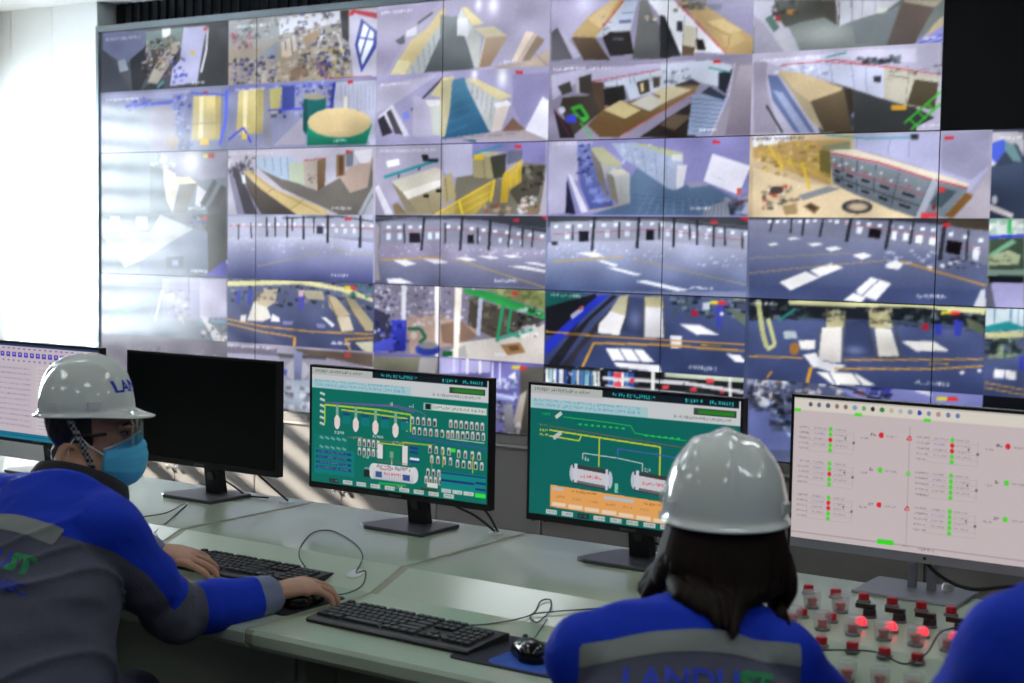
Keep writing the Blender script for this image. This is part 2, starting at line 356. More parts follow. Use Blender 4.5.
# what each camera feed shows: flat picture content in thousandths of the feed's width and height
# @col row background / P polygon / G shaded polygon / S small clutter / T lettering / H bright lamp glow in the picture
FEEDS = """
@0 0 55595f
P|6f7796|26,8 385,35 365,352 205,569 83,387 25,296
P|4a4f5c|25,296 83,428 266,1024 25,1016
P|8f9bab|145,499 205,468 236,655 165,686
P|383a40|246,494 385,275 385,757 326,1011 266,1024
P|7c8f8e|375,53 666,48 666,363 375,354
P|dfeceb|499,48 564,45 564,179 503,176
S|345 147 628 830|90 1.5 4.5 1 5a4c40,96826e,282428,c0bcc0,5c5078,7a6450
P|a8a39a|385,878 444,613 599,233 628,396 464,908
S|375 233 599 707|50 1.5 4.5 2 5a4c40,96826e,282428,c0bcc0,5c5078,7a6450
P|b4b6da|666,48 844,59 807,426 770,928 561,960 580,705 638,555
S|560 483 685 956|34 1.5 4.5 3 3c44a8,2c3060,6878d0,20244c,b4b6da
P|d8c040|723,431 751,436 751,495 723,490
P|4c4e50|853,45 994,42 996,1035 771,1007 817,622
P|d4d6e4|840,80 829,428 844,433 855,85
P|d4d6e4|830,426 791,771 806,780 844,435
P|3f4348|326,1024 405,900 523,956 484,1039
P|4aa0a0|470,982 519,888 507,861 458,955
P|c84848|816,77 847,83 847,129 816,124
T|732 826 909|51 4 eceef8
T|52 325 111|49 5 b8bcc8
@0 1 8a90ae
P|9ca0c4|25,37 714,39 714,157 25,119
P|868e9e|25,284 405,283 406,989 24,980
P|938d9f|405,283 600,263 601,980 406,981
P|5560c0|207,272 327,264 325,204 204,211
P|5560c0|327,264 582,243 579,183 325,204
S|205 119 405 322|26 1.5 4.5 6 5560c0,4048a8,7a84d0
G|7f84b0-6a6a88|581,102 729,80 715,986 629,981
S|580 121 724 947|60 1.5 4.5 7 5a66d0,8088b8,3c4490,a0a8d0
G|d8ca92-bdac72|743,141 947,145 948,825 730,829
P|b8a870|905,148 950,145 948,825 909,834
P|e8dfb4|786,150 817,145 813,795 783,801
P|a89868|730,580 948,580 947,564 730,565
P|e0b840|790,814 856,818 856,916 791,912
P|8088a8|947,29 996,19 990,1002 939,999
P|5a6ae0|978,71 973,535 995,538 999,75
P|5a6ae0|973,530 928,915 950,928 995,543
P|5565d8|723,103 983,165 984,134 724,72
P|c04048|817,71 849,75 849,110 817,106
P|a08c80|635,842 631,885 619,920 602,943 581,951 561,941 543,916 531,878 527,835 531,793 543,757 560,734 581,727 602,737 619,763 631,800
T|51 325 104|49 8 eceef8
@0 2 767e86
P|8f8ba0|484,13 990,33 991,430 791,464 639,380 484,375
H|734 204 68 199|f0f0fc 90
P|6a747c|20,-12 406,9 406,1014 19,1019
S|405 89 601 418|24 2.0 5.0 37 d8e0e0,8a9498,c8c0b0
P|5c666c|406,211 523,296 582,980 406,1002
P|c9c2b0|504,215 582,338 640,500 582,980 534,779
P|756a5c|640,520 769,503 688,979 592,980
P|d0c8ae|562,398 716,414 773,511 640,532
P|c2c2d4|773,542 848,662 792,898 754,859
P|5f5c60|848,898 992,586 992,1003 848,1005
P|4c4648|894,458 922,506 829,878 792,839
P|56504e|949,546 986,585 922,898 867,878
P|c04038|851,53 899,55 899,122 851,120
P|d8c840|813,63 851,65 851,112 813,110
T|706 829 890|51 38 eceef8
@0 3 6d7076
P|6e7880|19,19 406,14 406,307 205,355 19,382
P|b4bcc4|82,47 164,46 164,274 82,276
P|b4bcc4|296,44 386,43 386,247 296,249
P|66707a|19,570 164,895 505,911 505,1021 19,1061
P|a4a6a4|485,13 745,236 326,781 205,892 19,382 406,307
G|767c92-5c6274|326,781 745,248 867,292 850,985 326,1027
P|54524e|773,9 992,-1 994,973 859,984 849,293
S|706 24 848 225|24 1.5 3.5 39 6068b0,383c58,9094b8
P|5c58a8|831,979 979,719 994,777 994,981
P|b4b8cc|984,724 1039,955 1048,945 992,714
P|3a3e50|534,687 670,679 670,879 534,889
P|8890d0|583,744 631,741 631,830 583,833
P|c05040|811,37 845,36 845,95 811,96
T|727 840 882|51 40 eceef8
@0 4 7e8692
G|a6a4c0-8f8ea8|505,54 994,13 996,673 505,737
H|544 183 490 9|c0c4d4 50
P|60606c|705,37 711,417 717,416 711,36
P|60606c|907,20 915,684 921,683 912,19
S|524 234 737 734|36 2.0 5.0 41 a09a90,c8c4b4,747078
P|6c9c78|65,746 411,457 402,404 55,692
P|d8dce0|499,234 441,742 452,747 511,239
P|c84840|809,48 846,45 846,96 809,100
P|b4b0c8|794,49 989,33 990,623 794,648
P|70b0c0|794,723 990,710 990,678 795,691
P|c9c9d0|794,608 851,640 991,1017 908,1030
S|813 701 991 1204|40 2.0 5.0 42 8a8a92,d4d4d4,5c5c68,a89888
P|c84840|810,1045 842,1040 842,1088 810,1093
@0 5 807c88
S|-3 176 983 1484|40 3.0 7.0 43 8a8a92,c4c4c8,6c6c78
@1 0 a39f9e
P|9aa0a6|-1,35 361,12 362,330 0,342
P|cfd4e2|352,29 761,21 762,184 362,293
S|8 190 170 523|40 1.5 4.5 9 b06070,8a4050,c8a0a8,a8a4a8
P|a59c90|0,458 763,512 830,1031 1,1016
S|44 5 464 386|60 1.5 4.5 10 7f8488,b4b4b8,5c7a78,8a7a6c
S|463 14 829 776|150 1.5 4.5 11 3c3840,78706f,c8c4c8,3c4478,96826a,545060,dcdce0
P|8f9aa8|232,542 353,385 354,629 215,615
P|c9c4bc|371,407 464,312 482,538 380,633
P|706860|396,393 407,620 414,619 403,393
P|706860|435,345 448,589 455,588 442,344
S|0 611 329 1020|110 1.5 4.5 12 3c3f78,6f739f,b9b6c8,2c2c40,8f8aa0
P|8f7a6c|415,863 533,731 567,922 449,999
S|345 702 700 1031|60 1.5 4.5 13 8f7a6c,b8a490,6a5c54,d0c4b8
P|a58f78|515,358 615,266 632,342 549,512
P|d8c4b0|448,588 445,608 437,623 425,633 411,634 396,628 384,615 376,596 373,576 376,556 384,541 396,531 410,530 425,536 437,549 445,568
P|8a6f88|592,740 658,732 717,986 667,998
S|632 544 829 958|70 1.5 4.5 14 3c48b0,2c3048,c0c0d0,c8b050,5c5450
P|d8d4d0|742,329 784,682 793,677 751,325
P|b9b8cf|826,34 997,34 997,1017 854,980 825,522
P|2e3038|765,22 818,22 820,485 779,405
P|3c4aa0|898,157 999,356 995,587 902,932 860,528
P|dde6f2|915,221 980,370 974,548 909,832 879,532
P|3c4aa0|950,282 888,728 898,736 959,291
P|3c4aa0|885,435 983,488 984,467 886,414
P|c03048|834,11 997,95 998,181 834,54
P|b03050|701,1021 997,1024 997,996 700,991
P|d03040|813,50 850,57 850,101 813,93
T|44 292 98|45 15 eceef8
@1 1 8f93b4
P|7f84c4|1,16 733,36 733,109 1,113
P|b2b6cc|717,52 997,53 997,981 962,979 896,474 735,457
P|989ec0|771,78 773,461 778,462 776,78
P|989ec0|797,81 799,464 804,464 802,82
P|989ec0|823,84 825,467 830,467 828,85
P|989ec0|849,88 851,469 855,470 854,88
P|989ec0|875,91 876,472 881,472 879,92
P|989ec0|900,94 902,474 907,475 905,95
P|989ec0|926,98 927,477 932,477 930,98
P|989ec0|951,101 953,479 958,480 956,102
P|989ec0|976,104 978,482 983,482 981,105
S|277 40 718 529|110 1.5 4.5 16 3c48a0,5a68c0,8a98d0,2c3468,a8b4dc
P|4a58a0|381,65 467,64 468,393 382,422
P|a8a4b8|323,953 519,547 546,941
G|ddd29a-c4b47a|74,91 251,75 244,750 57,774
P|b5a873|207,77 256,75 248,758 209,766
P|eee4b8|109,95 140,91 132,761 106,766
P|bdb77a|295,91 381,83 357,457 287,469
P|8f90a0|251,105 295,95 315,945 262,949
P|4c50d8|287,425 718,432 718,406 287,399
P|1f7270|527,269 676,249 677,415 586,591 545,810 523,734
P|185c5c|527,287 555,276 554,774 526,734
P|a49a88|678,257 672,273 656,285 631,292 602,292 573,286 548,273 531,257 525,239 531,223 547,210 572,203 602,203 631,210 656,223 672,239
P|3a48a8|720,50 700,451 720,458 740,58
G|1ea382-14785f|553,662 973,680 938,977 554,960
G|e4cfa0-c0aa84|970,661 955,743 911,810 845,852 766,863 685,841 616,788 570,712 553,625 569,541 615,473 684,432 764,424 843,449 910,503 954,577
P|cdb98e|670,753 866,776 866,761 670,738
P|e5dcc0|794,263 812,265 813,436 795,434
P|4a55d8|-19,899 116,677 106,649 -30,871
P|4a55d8|104,670 158,904 172,890 118,656
P|e0c050|98,758 138,761 138,838 99,835
P|5a6ae0|-18,377 -57,879 -36,888 4,387
T|728 809 881|47 17 eceef8
P|d03040|814,36 851,41 851,84 814,80
T|46 259 62|38 18 eceef8
@1 2 bdb9cc
P|8c88a4|-5,274 121,202 247,1003 69,1013
S|3 99 183 415|46 1.5 4.5 44 5c5860,8a8690,c8c4c8,3c3c40
P|7a7672|192,244 539,576 624,644 771,451 900,236 979,175 986,990 774,1004 386,611
P|a9bcd2|201,137 462,116 458,499 385,471 219,302
P|7f90b0|257,133 267,286 273,284 262,131
P|7f90b0|313,135 324,348 329,347 318,134
P|7f90b0|368,138 379,411 384,410 373,137
P|7f90b0|416,140 428,465 433,464 421,140
P|b7c4b0|428,234 538,221 539,565 437,495
P|b9aea8|530,190 622,187 624,641 540,580
S|546 295 614 521|8 2.0 3.0 45 7c7470,8a8480
G|967c66-755e4c|622,187 680,171 673,578 624,648
P|b84848|530,196 680,173 680,162 529,185
P|b9a49c|771,451 836,307 979,168 949,602 837,680
P|96785c|746,119 803,115 804,416 747,451
P|6c5440|764,135 790,133 791,415 765,429
P|b8b8cc|680,227 746,211 747,488 689,486
P|7c8494|807,68 859,60 855,289 811,298
P|d8d8e4|859,70 978,41 967,239 900,255
P|cdb888|103,336 157,319 334,610 675,912 708,1005 490,1008 246,628
P|a08c60|156,354 332,634 335,625 159,345
P|a08c60|333,634 640,974 643,964 335,624
P|a08c60|283,672 335,604 333,594 280,662
P|a08c60|440,937 542,768 539,759 437,928
G|746c64-544e4a|103,356 246,628 490,1008 247,1011 149,665
P|4e4a52|27,276 67,277 216,1004 123,1013
P|d4d8e0|94,394 121,387 131,530 107,529
P|aab0bc|887,995 981,584 987,994
P|707684|921,997 987,695 982,690 917,992
P|d04040|810,57 846,59 846,99 811,97
T|715 846 885|48 46 eceef8
T|12 332 43|42 47 dcdcea
@1 3 9ca0c0
P|b4b8d0|-4,34 986,1 987,336 676,329 -3,374
P|555a64|387,66 774,37 774,15 387,43
P|555a64|773,37 986,106 987,85 774,15
P|e6efff|33,154 58,154 58,196 33,197
P|e6efff|96,150 121,149 121,192 96,193
P|e6efff|159,146 184,145 184,188 159,189
P|e6efff|221,142 246,141 246,184 221,184
P|e6efff|283,138 307,138 308,180 283,180
P|e6efff|344,134 368,134 369,175 344,176
P|e6efff|405,130 429,130 429,171 405,172
P|e6efff|456,129 480,129 480,170 456,171
P|e6efff|522,131 546,130 546,171 522,172
P|e6efff|588,132 611,131 611,172 588,173
P|e6efff|653,133 676,133 676,174 653,174
P|e6efff|717,135 740,134 740,175 717,175
P|e6efff|780,136 803,135 803,176 780,176
P|e6efff|843,137 866,137 866,177 843,178
P|e6efff|906,138 928,138 928,178 906,179
P|e6efff|968,140 990,139 990,179 968,180
P|dce8ff|592,201 614,200 614,275 592,276
P|dce8ff|676,206 697,206 697,280 676,281
P|dce8ff|742,197 763,196 763,270 742,271
P|dce8ff|799,199 820,198 820,272 799,273
P|dce8ff|856,201 877,200 877,274 856,275
P|c07080|15,184 987,203 987,192 15,172
P|4a4a58|621,174 664,173 664,288 621,290
G|c8cce4-484e80|-3,374 676,329 988,408 991,999 -2,1024
S|33 357 985 579|70 0.6 1.6 64 e4e8ff,d0d4f4
P|3a3e48|415,28 416,350 430,350 429,28
P|3a3e48|526,19 527,372 541,372 539,18
P|3a3e48|687,12 686,421 701,421 702,13
P|3a3e48|898,9 897,478 913,478 914,10
P|3a3e48|274,49 278,344 289,343 284,48
P|3a3e48|333,48 336,342 346,341 344,48
P|3a3e48|74,161 74,390 83,390 83,161
P|3a3e48|163,136 166,367 175,367 172,135
P|3a3e48|452,46 452,254 461,254 460,46
P|3a3e48|598,51 598,276 607,275 606,51
P|b0a878|215,807 644,571 643,560 213,796
P|b0a878|710,538 988,596 989,585 710,527
T|719 826 873|48 65 eceef8
P|d84858|806,40 847,40 847,84 807,85
@1 4 5f6684
G|6a7294-4c5478|-11,111 991,57 995,1035 -13,1077
S|-5 2 991 405|110 1.5 4.5 102 2c3038,6c7078,3c5c58,a8a08c,20242c
P|d8d4a4|-11,52 544,-14 843,90 992,222 992,277 778,133 511,57 -5,134
S|843 20 991 218|14 2.0 4.0 103 1f7c64,3c9880,2c3c38
G|bcb09c-d0c4b0|189,365 268,163 364,135 339,356 251,482
S|188 154 356 442|16 2.0 4.0 104 8a7e6c,e0d8c8,6c6458
P|e0dcd4|141,651 189,365 286,431 317,589 252,656
P|e0e0e4|99,570 139,565 130,691 91,677
P|e4e4e8|322,523 371,575 376,639 313,647
P|b4ac94|528,138 663,144 680,273 562,275
P|5c58b0|498,236 545,231 537,448 503,444
P|d0b0c0|504,148 536,145 537,236 504,239
P|4c54a8|62,203 99,199 90,403 63,386
P|4c54a8|144,175 183,171 173,413 148,397
G|b4a488-ccbca0|696,197 754,228 848,477 772,532 713,382
P|d8ccb8|755,526 840,497 873,704 789,734
P|7c7058|696,215 752,522 758,516 702,208
P|7c7058|752,522 787,737 794,731 758,516
G|a89c80-bcb094|811,222 876,252 993,569 994,698 943,694 861,439
P|6c6450|812,241 861,450 867,442 818,233
P|6c6450|862,450 940,702 945,693 867,441
P|e4e6f0|656,531 689,535 747,639 731,679
P|a8a4d8@60|392,630 470,619 461,678 401,678
P|a8a4d8@60|623,637 689,639 681,693 631,692
P|d8a050|-15,655 251,737 253,714 -13,631
P|d8a050|251,737 597,773 598,750 252,714
P|d8a050|598,773 994,753 994,731 598,750
P|d8a050|-15,722 251,822 253,799 -12,698
P|d8a050|251,822 478,870 480,847 253,799
P|d8a050|470,859 467,1012 486,1011 488,858
P|d8a050|814,861 995,811 994,782 813,831
P|d8a050|808,854 845,1004 856,988 820,838
P|d8d4bc|879,880 994,844 995,1035 928,984
T|723 846 887|48 105 eceef8
P|d8c840|807,56 846,52 847,100 808,104
P|d84848|846,52 888,49 889,96 847,100
@1 5 9a96aa
P|7a7488|-13,57 358,45 359,172 -13,176
T|0 340 36|47 106 eceef8
P|6e6058|480,37 995,28 996,230 782,164 514,97
P|5a585c|358,192 582,172 583,112 359,130
P|5a585c|581,172 690,173 692,112 583,112
P|a8a8c0|-13,176 376,169 378,843 -11,849
G|949cc0-747ca4|471,77 534,78 526,525 478,534
P|b4b4c0|580,344 574,403 556,455 530,494 498,511 467,506 440,478 422,431 415,374 421,314 439,261 466,223 497,206 529,212 555,241 573,287
G|8c94b8-747ca0|471,96 535,93 526,506 478,515
G|a8b4c4-8c98a8|421,527 578,496 572,1011 414,1028
S|381 626 588 1055|50 2.0 5.0 107 6c6c78,c8ccd4,4c4c58,989090
P|5a68b0|380,361 432,371 424,457 381,446
P|d84848|812,58 851,52 851,100 812,107
P|c4c0d0|600,340 996,230 1000,1003 594,1063
@2 0 a7a3bf
P|a09ab8|-3,52 380,11 307,187 112,749 59,990 2,982
P|cdbd92|83,986 203,534 307,361 380,132 417,123 389,307 338,471 175,999
P|b4bcc0|175,999 338,471 396,291 400,430 289,987
P|8a929c|210,879 226,990 230,988 215,876
P|8a929c|247,753 261,966 265,965 252,753
P|8a929c|280,653 290,917 295,917 284,653
P|8a929c|311,554 320,799 324,799 315,554
P|8a929c|340,472 349,682 353,682 345,472
P|d6cfa8|83,986 131,787 208,817 172,999
P|5a5a66|111,518 165,439 173,554 142,577
P|c9cbd6|179,389 240,330 240,453 180,477
P|5f5e6a|251,309 340,170 333,146 243,285
G|8a9296-5f676a|289,987 418,330 476,221 559,717 582,977
T|23 215 84|42 19 eceef8
G|8a9296-646c70|381,202 484,257 543,543 582,960 385,973
P|d9cfa0|504,124 533,123 635,372 571,394
P|c4cdd2|505,141 571,411 600,553 544,646 484,257
P|d8dbe8|481,274 541,275 550,527 482,504
P|b9c0c0|564,427 622,540 610,971 582,953 536,576
P|cfc7ae|571,418 692,417 772,567 643,561
G|b8a492-8f7a6a|643,561 772,567 674,957 603,970
P|e9e4d8|641,559 608,963 612,965 645,562
H|604 111 20 85|f0f0ff 80
H|689 136 31 128|f0f0ff 90
P|a89c98|674,980 896,906 1004,906 1005,1138 814,1028
P|d9c9be|872,518 913,543 827,929 793,907
P|8f7d70|927,578 975,653 896,906 841,914
P|c0aea4|913,543 934,580 848,925 820,921
P|b8a698|855,960 1003,774 1004,996 950,998
P|8a7a70|921,830 989,997 992,990 924,824
T|729 799 895|44 20 eceef8
@2 1 a29fc4
P|b6b2cc|2,125 371,33 100,423 4,521
P|4c4c5c|220,516 405,89 396,69 211,496
P|cfcfe2|100,405 202,859 141,855 23,594 5,593
P|43404a|8,629 47,561 102,816 40,865
P|5a5560|62,526 101,459 179,857 118,835
P|cdcde0|100,416 206,866 172,875 82,450
P|7f8fe0|160,554 193,504 206,611 171,661
P|b4b0cc|222,295 313,376 346,887 225,878
P|d4c9a0|328,307 401,72 467,64 460,184 424,371
P|d3d6d8|298,374 424,371 410,456 314,463
P|bcc2c0|321,464 403,455 390,873 346,870
P|c9c4a8|424,353 467,116 456,669 427,876 398,874
P|2e3238|396,350 408,351 409,428 397,427
G|5488a4-356688|427,893 467,116 525,124 596,476 600,992
P|b0b4c0|540,160 561,60 594,167 596,407
T|28 206 104|42 21 eceef8
G|5488a4-356688|391,908 460,115 525,89 680,860 420,945
P|5c90ac|435,845 551,750 550,743 434,838
P|5c90ac|440,706 565,607 564,600 439,699
P|5c90ac|445,567 578,463 577,457 444,561
P|5c90ac|450,429 592,321 591,314 449,422
P|5c90ac|455,291 605,179 604,172 454,284
P|bdb79a|386,140 459,80 447,529 420,893 391,915
P|d2c8a0|532,107 597,116 803,380 733,429
P|b7bcc0|532,125 733,423 701,828 673,832 547,230
P|8a909a|574,216 572,318 576,319 578,217
P|8a909a|603,257 598,411 602,412 607,258
P|8a909a|632,298 625,502 628,504 636,299
P|8a909a|661,339 651,594 654,595 664,340
P|8a909a|689,380 677,685 681,687 693,381
P|d6cbc8|713,505 796,447 743,831 687,854
P|e2e4ec|698,460 775,427 797,497 713,529
P|9490bc|801,93 1002,88 1005,453 861,807 804,498
P|dcdcee|967,399 1004,470 1005,985 875,842
P|8a6c60|750,838 805,667 875,825 820,878
P|a89fa8|391,932 687,854 875,842 1008,992
P|7c7480|450,923 820,891 820,884 450,916
H|586 56 17 70|f4f8ff 90
H|745 102 28 139|f4f8ff 90
P|d83040|817,38 856,44 856,87 817,82
@2 2 9f9bb8
P|a8a4be|-6,-5 399,-4 401,504 184,713 76,856 -3,602
P|eceef8|65,226 143,194 148,283 74,316
P|b4b4d0|406,-4 581,-10 584,474 490,471 416,399
P|8783b8|581,-10 992,1 987,318 864,279 582,232
P|7f7c70|490,471 584,439 769,513 878,279 994,318 965,978 485,984 483,645
P|5c5850|851,346 987,318 956,719 855,895 798,684
S|864 312 983 685|26 2.0 4.0 48 2c2a2a,3c3a38,8a8478
P|2f9aa0|54,478 388,241 382,204 48,440
P|33383f|280,147 317,142 325,202 377,205 378,257 288,236
P|50484c|144,472 150,422 141,416 135,466
P|50484c|265,372 277,330 269,318 258,360
P|8a7860|107,856 138,820 201,988 124,989
P|cbc7bc|98,514 363,327 401,364 401,469 214,677 137,658
P|e2e0dc|168,670 401,486 402,592 192,791
G|b6ac90-958a70|192,784 402,602 404,985 269,987
P|8a8068|306,680 350,987 354,984 310,677
P|8f8672|98,525 168,677 269,987 201,988
P|33312c|295,706 328,707 328,749 295,749
P|33312c|368,633 402,634 402,679 368,679
P|b3a67e|406,469 460,401 491,750 411,862
P|7c7254|421,470 438,820 442,819 426,469
P|a79f7c|582,215 682,185 705,494 591,474
P|7c765c|640,201 653,483 658,482 645,200
P|4f5148|682,196 773,156 768,479 705,494
P|b8b49c|582,180 639,125 773,132 682,196
P|e0c040|589,156 646,159 647,235 590,232
P|3a9ab0|591,159 753,56 750,29 587,133
P|6f7488|780,122 863,110 861,245 781,309
P|d8b83c@55|367,985 712,512 707,717 602,983
P|eccc44|369,995 501,811 497,793 365,976
P|eccc44|501,811 715,521 710,503 497,793
P|d8b83c|413,991 708,655 705,642 410,979
P|d8b83c|516,990 708,730 705,718 513,978
P|c8a838|519,785 524,959 528,959 522,785
P|c8a838|540,756 544,931 548,931 544,755
P|c8a838|562,726 565,903 568,903 566,726
P|c8a838|584,697 585,875 588,875 587,697
P|c8a838|605,668 605,847 608,848 609,668
P|c8a838|626,639 625,820 628,820 630,639
P|c8a838|648,610 644,792 648,793 651,610
P|c8a838|669,581 664,764 668,765 672,581
P|c8a838|690,552 684,737 687,738 693,553
P|f0d848|500,789 524,987 535,980 512,781
P|eccc44|705,509 684,811 694,815 715,514
P|d8b43c@85|754,444 799,429 785,820 743,820
P|d0b040@60|761,428 864,245 859,549 798,650
P|e0c044|799,418 798,636 802,636 804,419
P|e0c044|810,388 809,616 813,616 815,389
P|e0c044|821,358 820,596 824,596 825,359
P|e0c044|832,328 831,575 835,576 836,329
P|e0c044|843,298 842,555 846,556 847,299
P|e0c044|854,268 853,535 857,536 858,269
P|ecc844|763,445 866,252 862,238 759,431
P|b4aec0|994,385 1001,978 958,978 983,619
S|839 752 953 972|30 2.0 4.0 49 d0d0dc,4c4848,a07860,e8e8ec
S|643 853 799 981|14 2.0 4.0 50 c0a488,6c5c50,b04840
P|d83848|818,40 856,42 856,86 819,84
P|d6d6e6|-8,602 20,567 111,989 61,989
T|17 361 64|39 51 dcdcea
@2 3 7c7f98
P|464a52|-9,-6 1001,-19 1003,229 659,68 216,34 -4,103
P|747a84|-1,50 367,23 367,12 -1,39
P|747a84|367,22 1000,177 1000,167 367,12
P|9698ae|38,98 412,66 1003,229 1005,464 517,402 35,424
P|e6efff|70,152 97,151 97,194 70,195
P|e6efff|137,150 164,149 164,192 138,193
P|e6efff|204,148 230,148 230,191 204,191
P|e6efff|270,147 296,146 296,189 270,189
P|e6efff|435,136 458,135 459,177 435,178
P|e6efff|504,150 527,150 527,192 504,192
P|e6efff|572,165 595,165 595,206 572,207
P|e6efff|640,180 662,179 663,221 640,221
P|e6efff|706,194 729,194 729,235 707,236
P|e6efff|773,209 795,208 795,249 773,250
P|e6efff|838,223 860,222 860,263 838,264
P|e6efff|903,237 925,236 925,277 903,277
P|e6efff|967,251 989,250 989,290 967,291
P|d4e2fa|71,260 97,259 97,353 71,354
P|d4e2fa|140,258 167,257 167,350 141,351
P|d4e2fa|324,245 349,244 350,336 324,337
P|d4e2fa|368,243 394,242 394,334 369,335
P|d4e2fa|618,287 635,286 635,349 618,349
P|d4e2fa|679,298 696,297 696,359 679,360
P|d4e2fa|739,308 756,308 756,369 739,370
P|d4e2fa|799,319 815,318 816,380 799,380
P|d4e2fa|858,329 874,329 875,390 858,390
P|c06878|47,248 516,198 516,188 47,237
P|c06878|516,198 1001,335 1002,325 516,188
P|38323c|210,248 278,246 279,388 210,391
P|38323c|560,265 596,263 597,382 561,383
G|aaa6c2-646a88|32,425 517,402 1005,464 1006,970 -9,999
P|9a92ae@70|35,424 510,403 511,581 30,653
S|47 395 518 623|36 0.6 1.5 61 c4c0e0,e0e0fa
S|546 424 996 551|26 0.8 2.0 62 d8dcf4,f0f2ff
P|e4e4f0|111,648 189,633 258,693 189,733
P|e4e4f0|295,619 386,613 453,662 371,685
P|e4e4f0|74,923 159,905 244,973 90,987
P|e4e4f0|489,590 562,578 620,616 562,637
P|e4e4f0|620,557 691,550 748,581 691,598
P|e4e4f0|791,691 874,675 1004,727 1000,761
P|e4e4f0|762,539 831,535 873,560 804,571
P|e4e4f0|874,634 942,623 1006,659 1007,686
P|c8a060|33,664 415,597 415,576 33,642
P|c0ac68|473,604 1001,970 1003,957 475,591
P|3a3e48|522,-7 510,489 525,491 536,-5
P|3a3e48|683,53 676,474 691,475 698,55
P|3a3e48|293,31 280,501 294,503 307,34
P|3a3e48|799,98 787,440 797,442 808,100
P|3a3e48|868,141 865,420 874,421 878,142
P|3a3e48|924,174 920,417 929,418 932,175
P|3a3e48|427,107 424,389 433,389 436,108
P|3a3e48|613,166 617,391 626,390 621,165
P|3a3e48|174,124 180,400 189,399 183,123
P|d83848|958,-19 1006,-6 1002,61
P|d83848|818,41 852,41 852,81 819,82
P|b8acac@70|-9,81 28,182 17,654 35,944 -5,966
T|721 840 867|44 63 eceef8
@2 4 8a8498
S|-4 -30 639 568|220 1.0 3.5 90 5a607c,b4b8d8,e0e0f4,4c4c60,7f7898,8890b0
P|b49a90|193,471 405,409 626,591 612,698 496,821 227,989
S|208 371 420 577|30 2.0 4.0 91 d8d0dc,8a7c84,c0b0b4
P|8f7468|406,551 524,464 627,678 511,818 422,797
P|5c564e|580,142 1005,402 935,486 727,688 568,536
S|565 146 866 633|30 3.0 6.0 92 4c4640,706860,8a8078
P|cfc8c4|423,992 526,781 755,676 1006,453 1010,1029 672,1020
P|80888c@40|423,992 555,812 571,985
P|80885c|665,12 1002,-3 1004,284
S|750 -9 1003 262|26 3.0 6.0 93 a0a474,686c48,50584c
P|3f9a58|536,24 694,44 1004,301 1005,402 623,120
P|2fb058|536,24 1005,341 1005,402 550,82
P|44445c|-8,350 100,446 117,771 -5,870
S|3 45 117 787|30 1.5 4.0 94 9098b8,d8dcf0,3c3c54
P|d8dce8|168,12 200,9 195,586 170,589
P|e8e8ec|368,-6 401,-9 398,1007 379,1010
P|ece6de|491,4 533,7 517,1001 486,1006
P|b4bcd8|630,137 654,152 642,672 618,669
P|36a070|759,223 729,735 748,740 779,229
P|36a070|807,253 789,599 805,603 824,257
P|36a070|794,621 864,669 870,630 799,581
S|829 253 978 500|34 1.5 4.0 95 2c2c34,c0c4d8,4c5c58
P|50a890|744,724 938,558 933,516 739,681
S|865 459 956 666|20 1.5 3.5 96 d8dce8,3c7c70,f0f0f4
G|4650d0-2c3490|108,518 202,506 199,947 118,978
S|5 541 210 970|24 2.0 5.0 97 3840b0,6872d8,202868
P|5058c8|-5,870 117,771 126,959 0,1001
P|2f7a60|209,655 286,644 286,597 209,608
P|2f7a60|277,634 311,755 328,727 294,607
P|2f7a60|313,724 273,809 286,843 326,758
P|d0c0b8|269,720 268,742 263,761 257,775 248,780 240,777 233,766 228,748 227,726 228,704 233,684 240,671 248,665 256,669 263,680 268,698
P|4a5cc0|411,895 405,931 388,964 363,988 333,1000 303,998 277,982 260,955 254,920 260,883 277,850 302,826 332,814 362,817 388,833 405,860
P|38489c|399,914 394,940 380,963 359,980 333,990 308,989 286,979 271,960 266,936 271,910 285,887 307,870 333,861 358,862 379,872 394,891
P|8a8a90|393,844 388,864 376,882 358,896 336,903 314,903 295,895 282,881 278,862 282,842 295,824 313,810 335,803 357,804 376,812 388,826
P|a8825c|756,780 868,728 899,860 799,918
P|7c5c44|798,791 854,765 868,831 820,856
P|5a5848|-8,1047 396,1000 398,1200 -7,1238
P|207048|423,921 482,911 483,982 423,992
P|d84050|855,62 853,73 849,82 843,89 835,92 828,90 821,85 817,77 816,66 817,56 821,46 828,40 835,37 842,38 849,44 853,52
T|728 798 893|45 98 eceef8
T|16 195 1045|44 99 eceef8
@2 5 6f6ca8
G|8a8a78-6c6c60|-8,65 397,15 398,264 -7,304
P|c8c4d8@50|288,33 394,15 380,267 274,252
P|b4b0dc|406,13 703,14 704,171 407,244
P|e0e0f4|563,3 562,215 576,213 578,2
P|d0d0ec|484,7 485,219 497,217 496,5
P|9894cc|520,1 521,212 535,210 534,-2
P|ececf8|637,16 638,201 651,198 650,13
P|7f7cc0|701,32 873,36 861,365 703,398
P|dfe0f0|753,23 755,342 764,340 762,22
P|dfe0f0|711,30 714,378 721,377 719,29
P|e8e8f0|801,215 845,127 848,254
S|702 245 861 450|20 2.0 4.0 100 a0c0c0,d8dcf0,5c60a0
G|6a6862-4c4a46|870,54 1007,46 1000,968 821,1014 873,449
G|b8b0a4-98908a|873,449 910,373 872,1001 821,1014
P|a0a8e8|700,433 862,469 862,544 701,527
P|d0dcf8|700,470 855,520 857,496 702,445
S|701 520 865 1026|46 2.0 5.0 101 3c3c48,8a8a98,c8ccd8,54545c
G|9a9aa4-6c6c74|783,607 832,579 844,974 792,987
P|d8c840|824,55 870,47 870,92 824,100
P|e03840|870,54 904,48 905,99 870,105
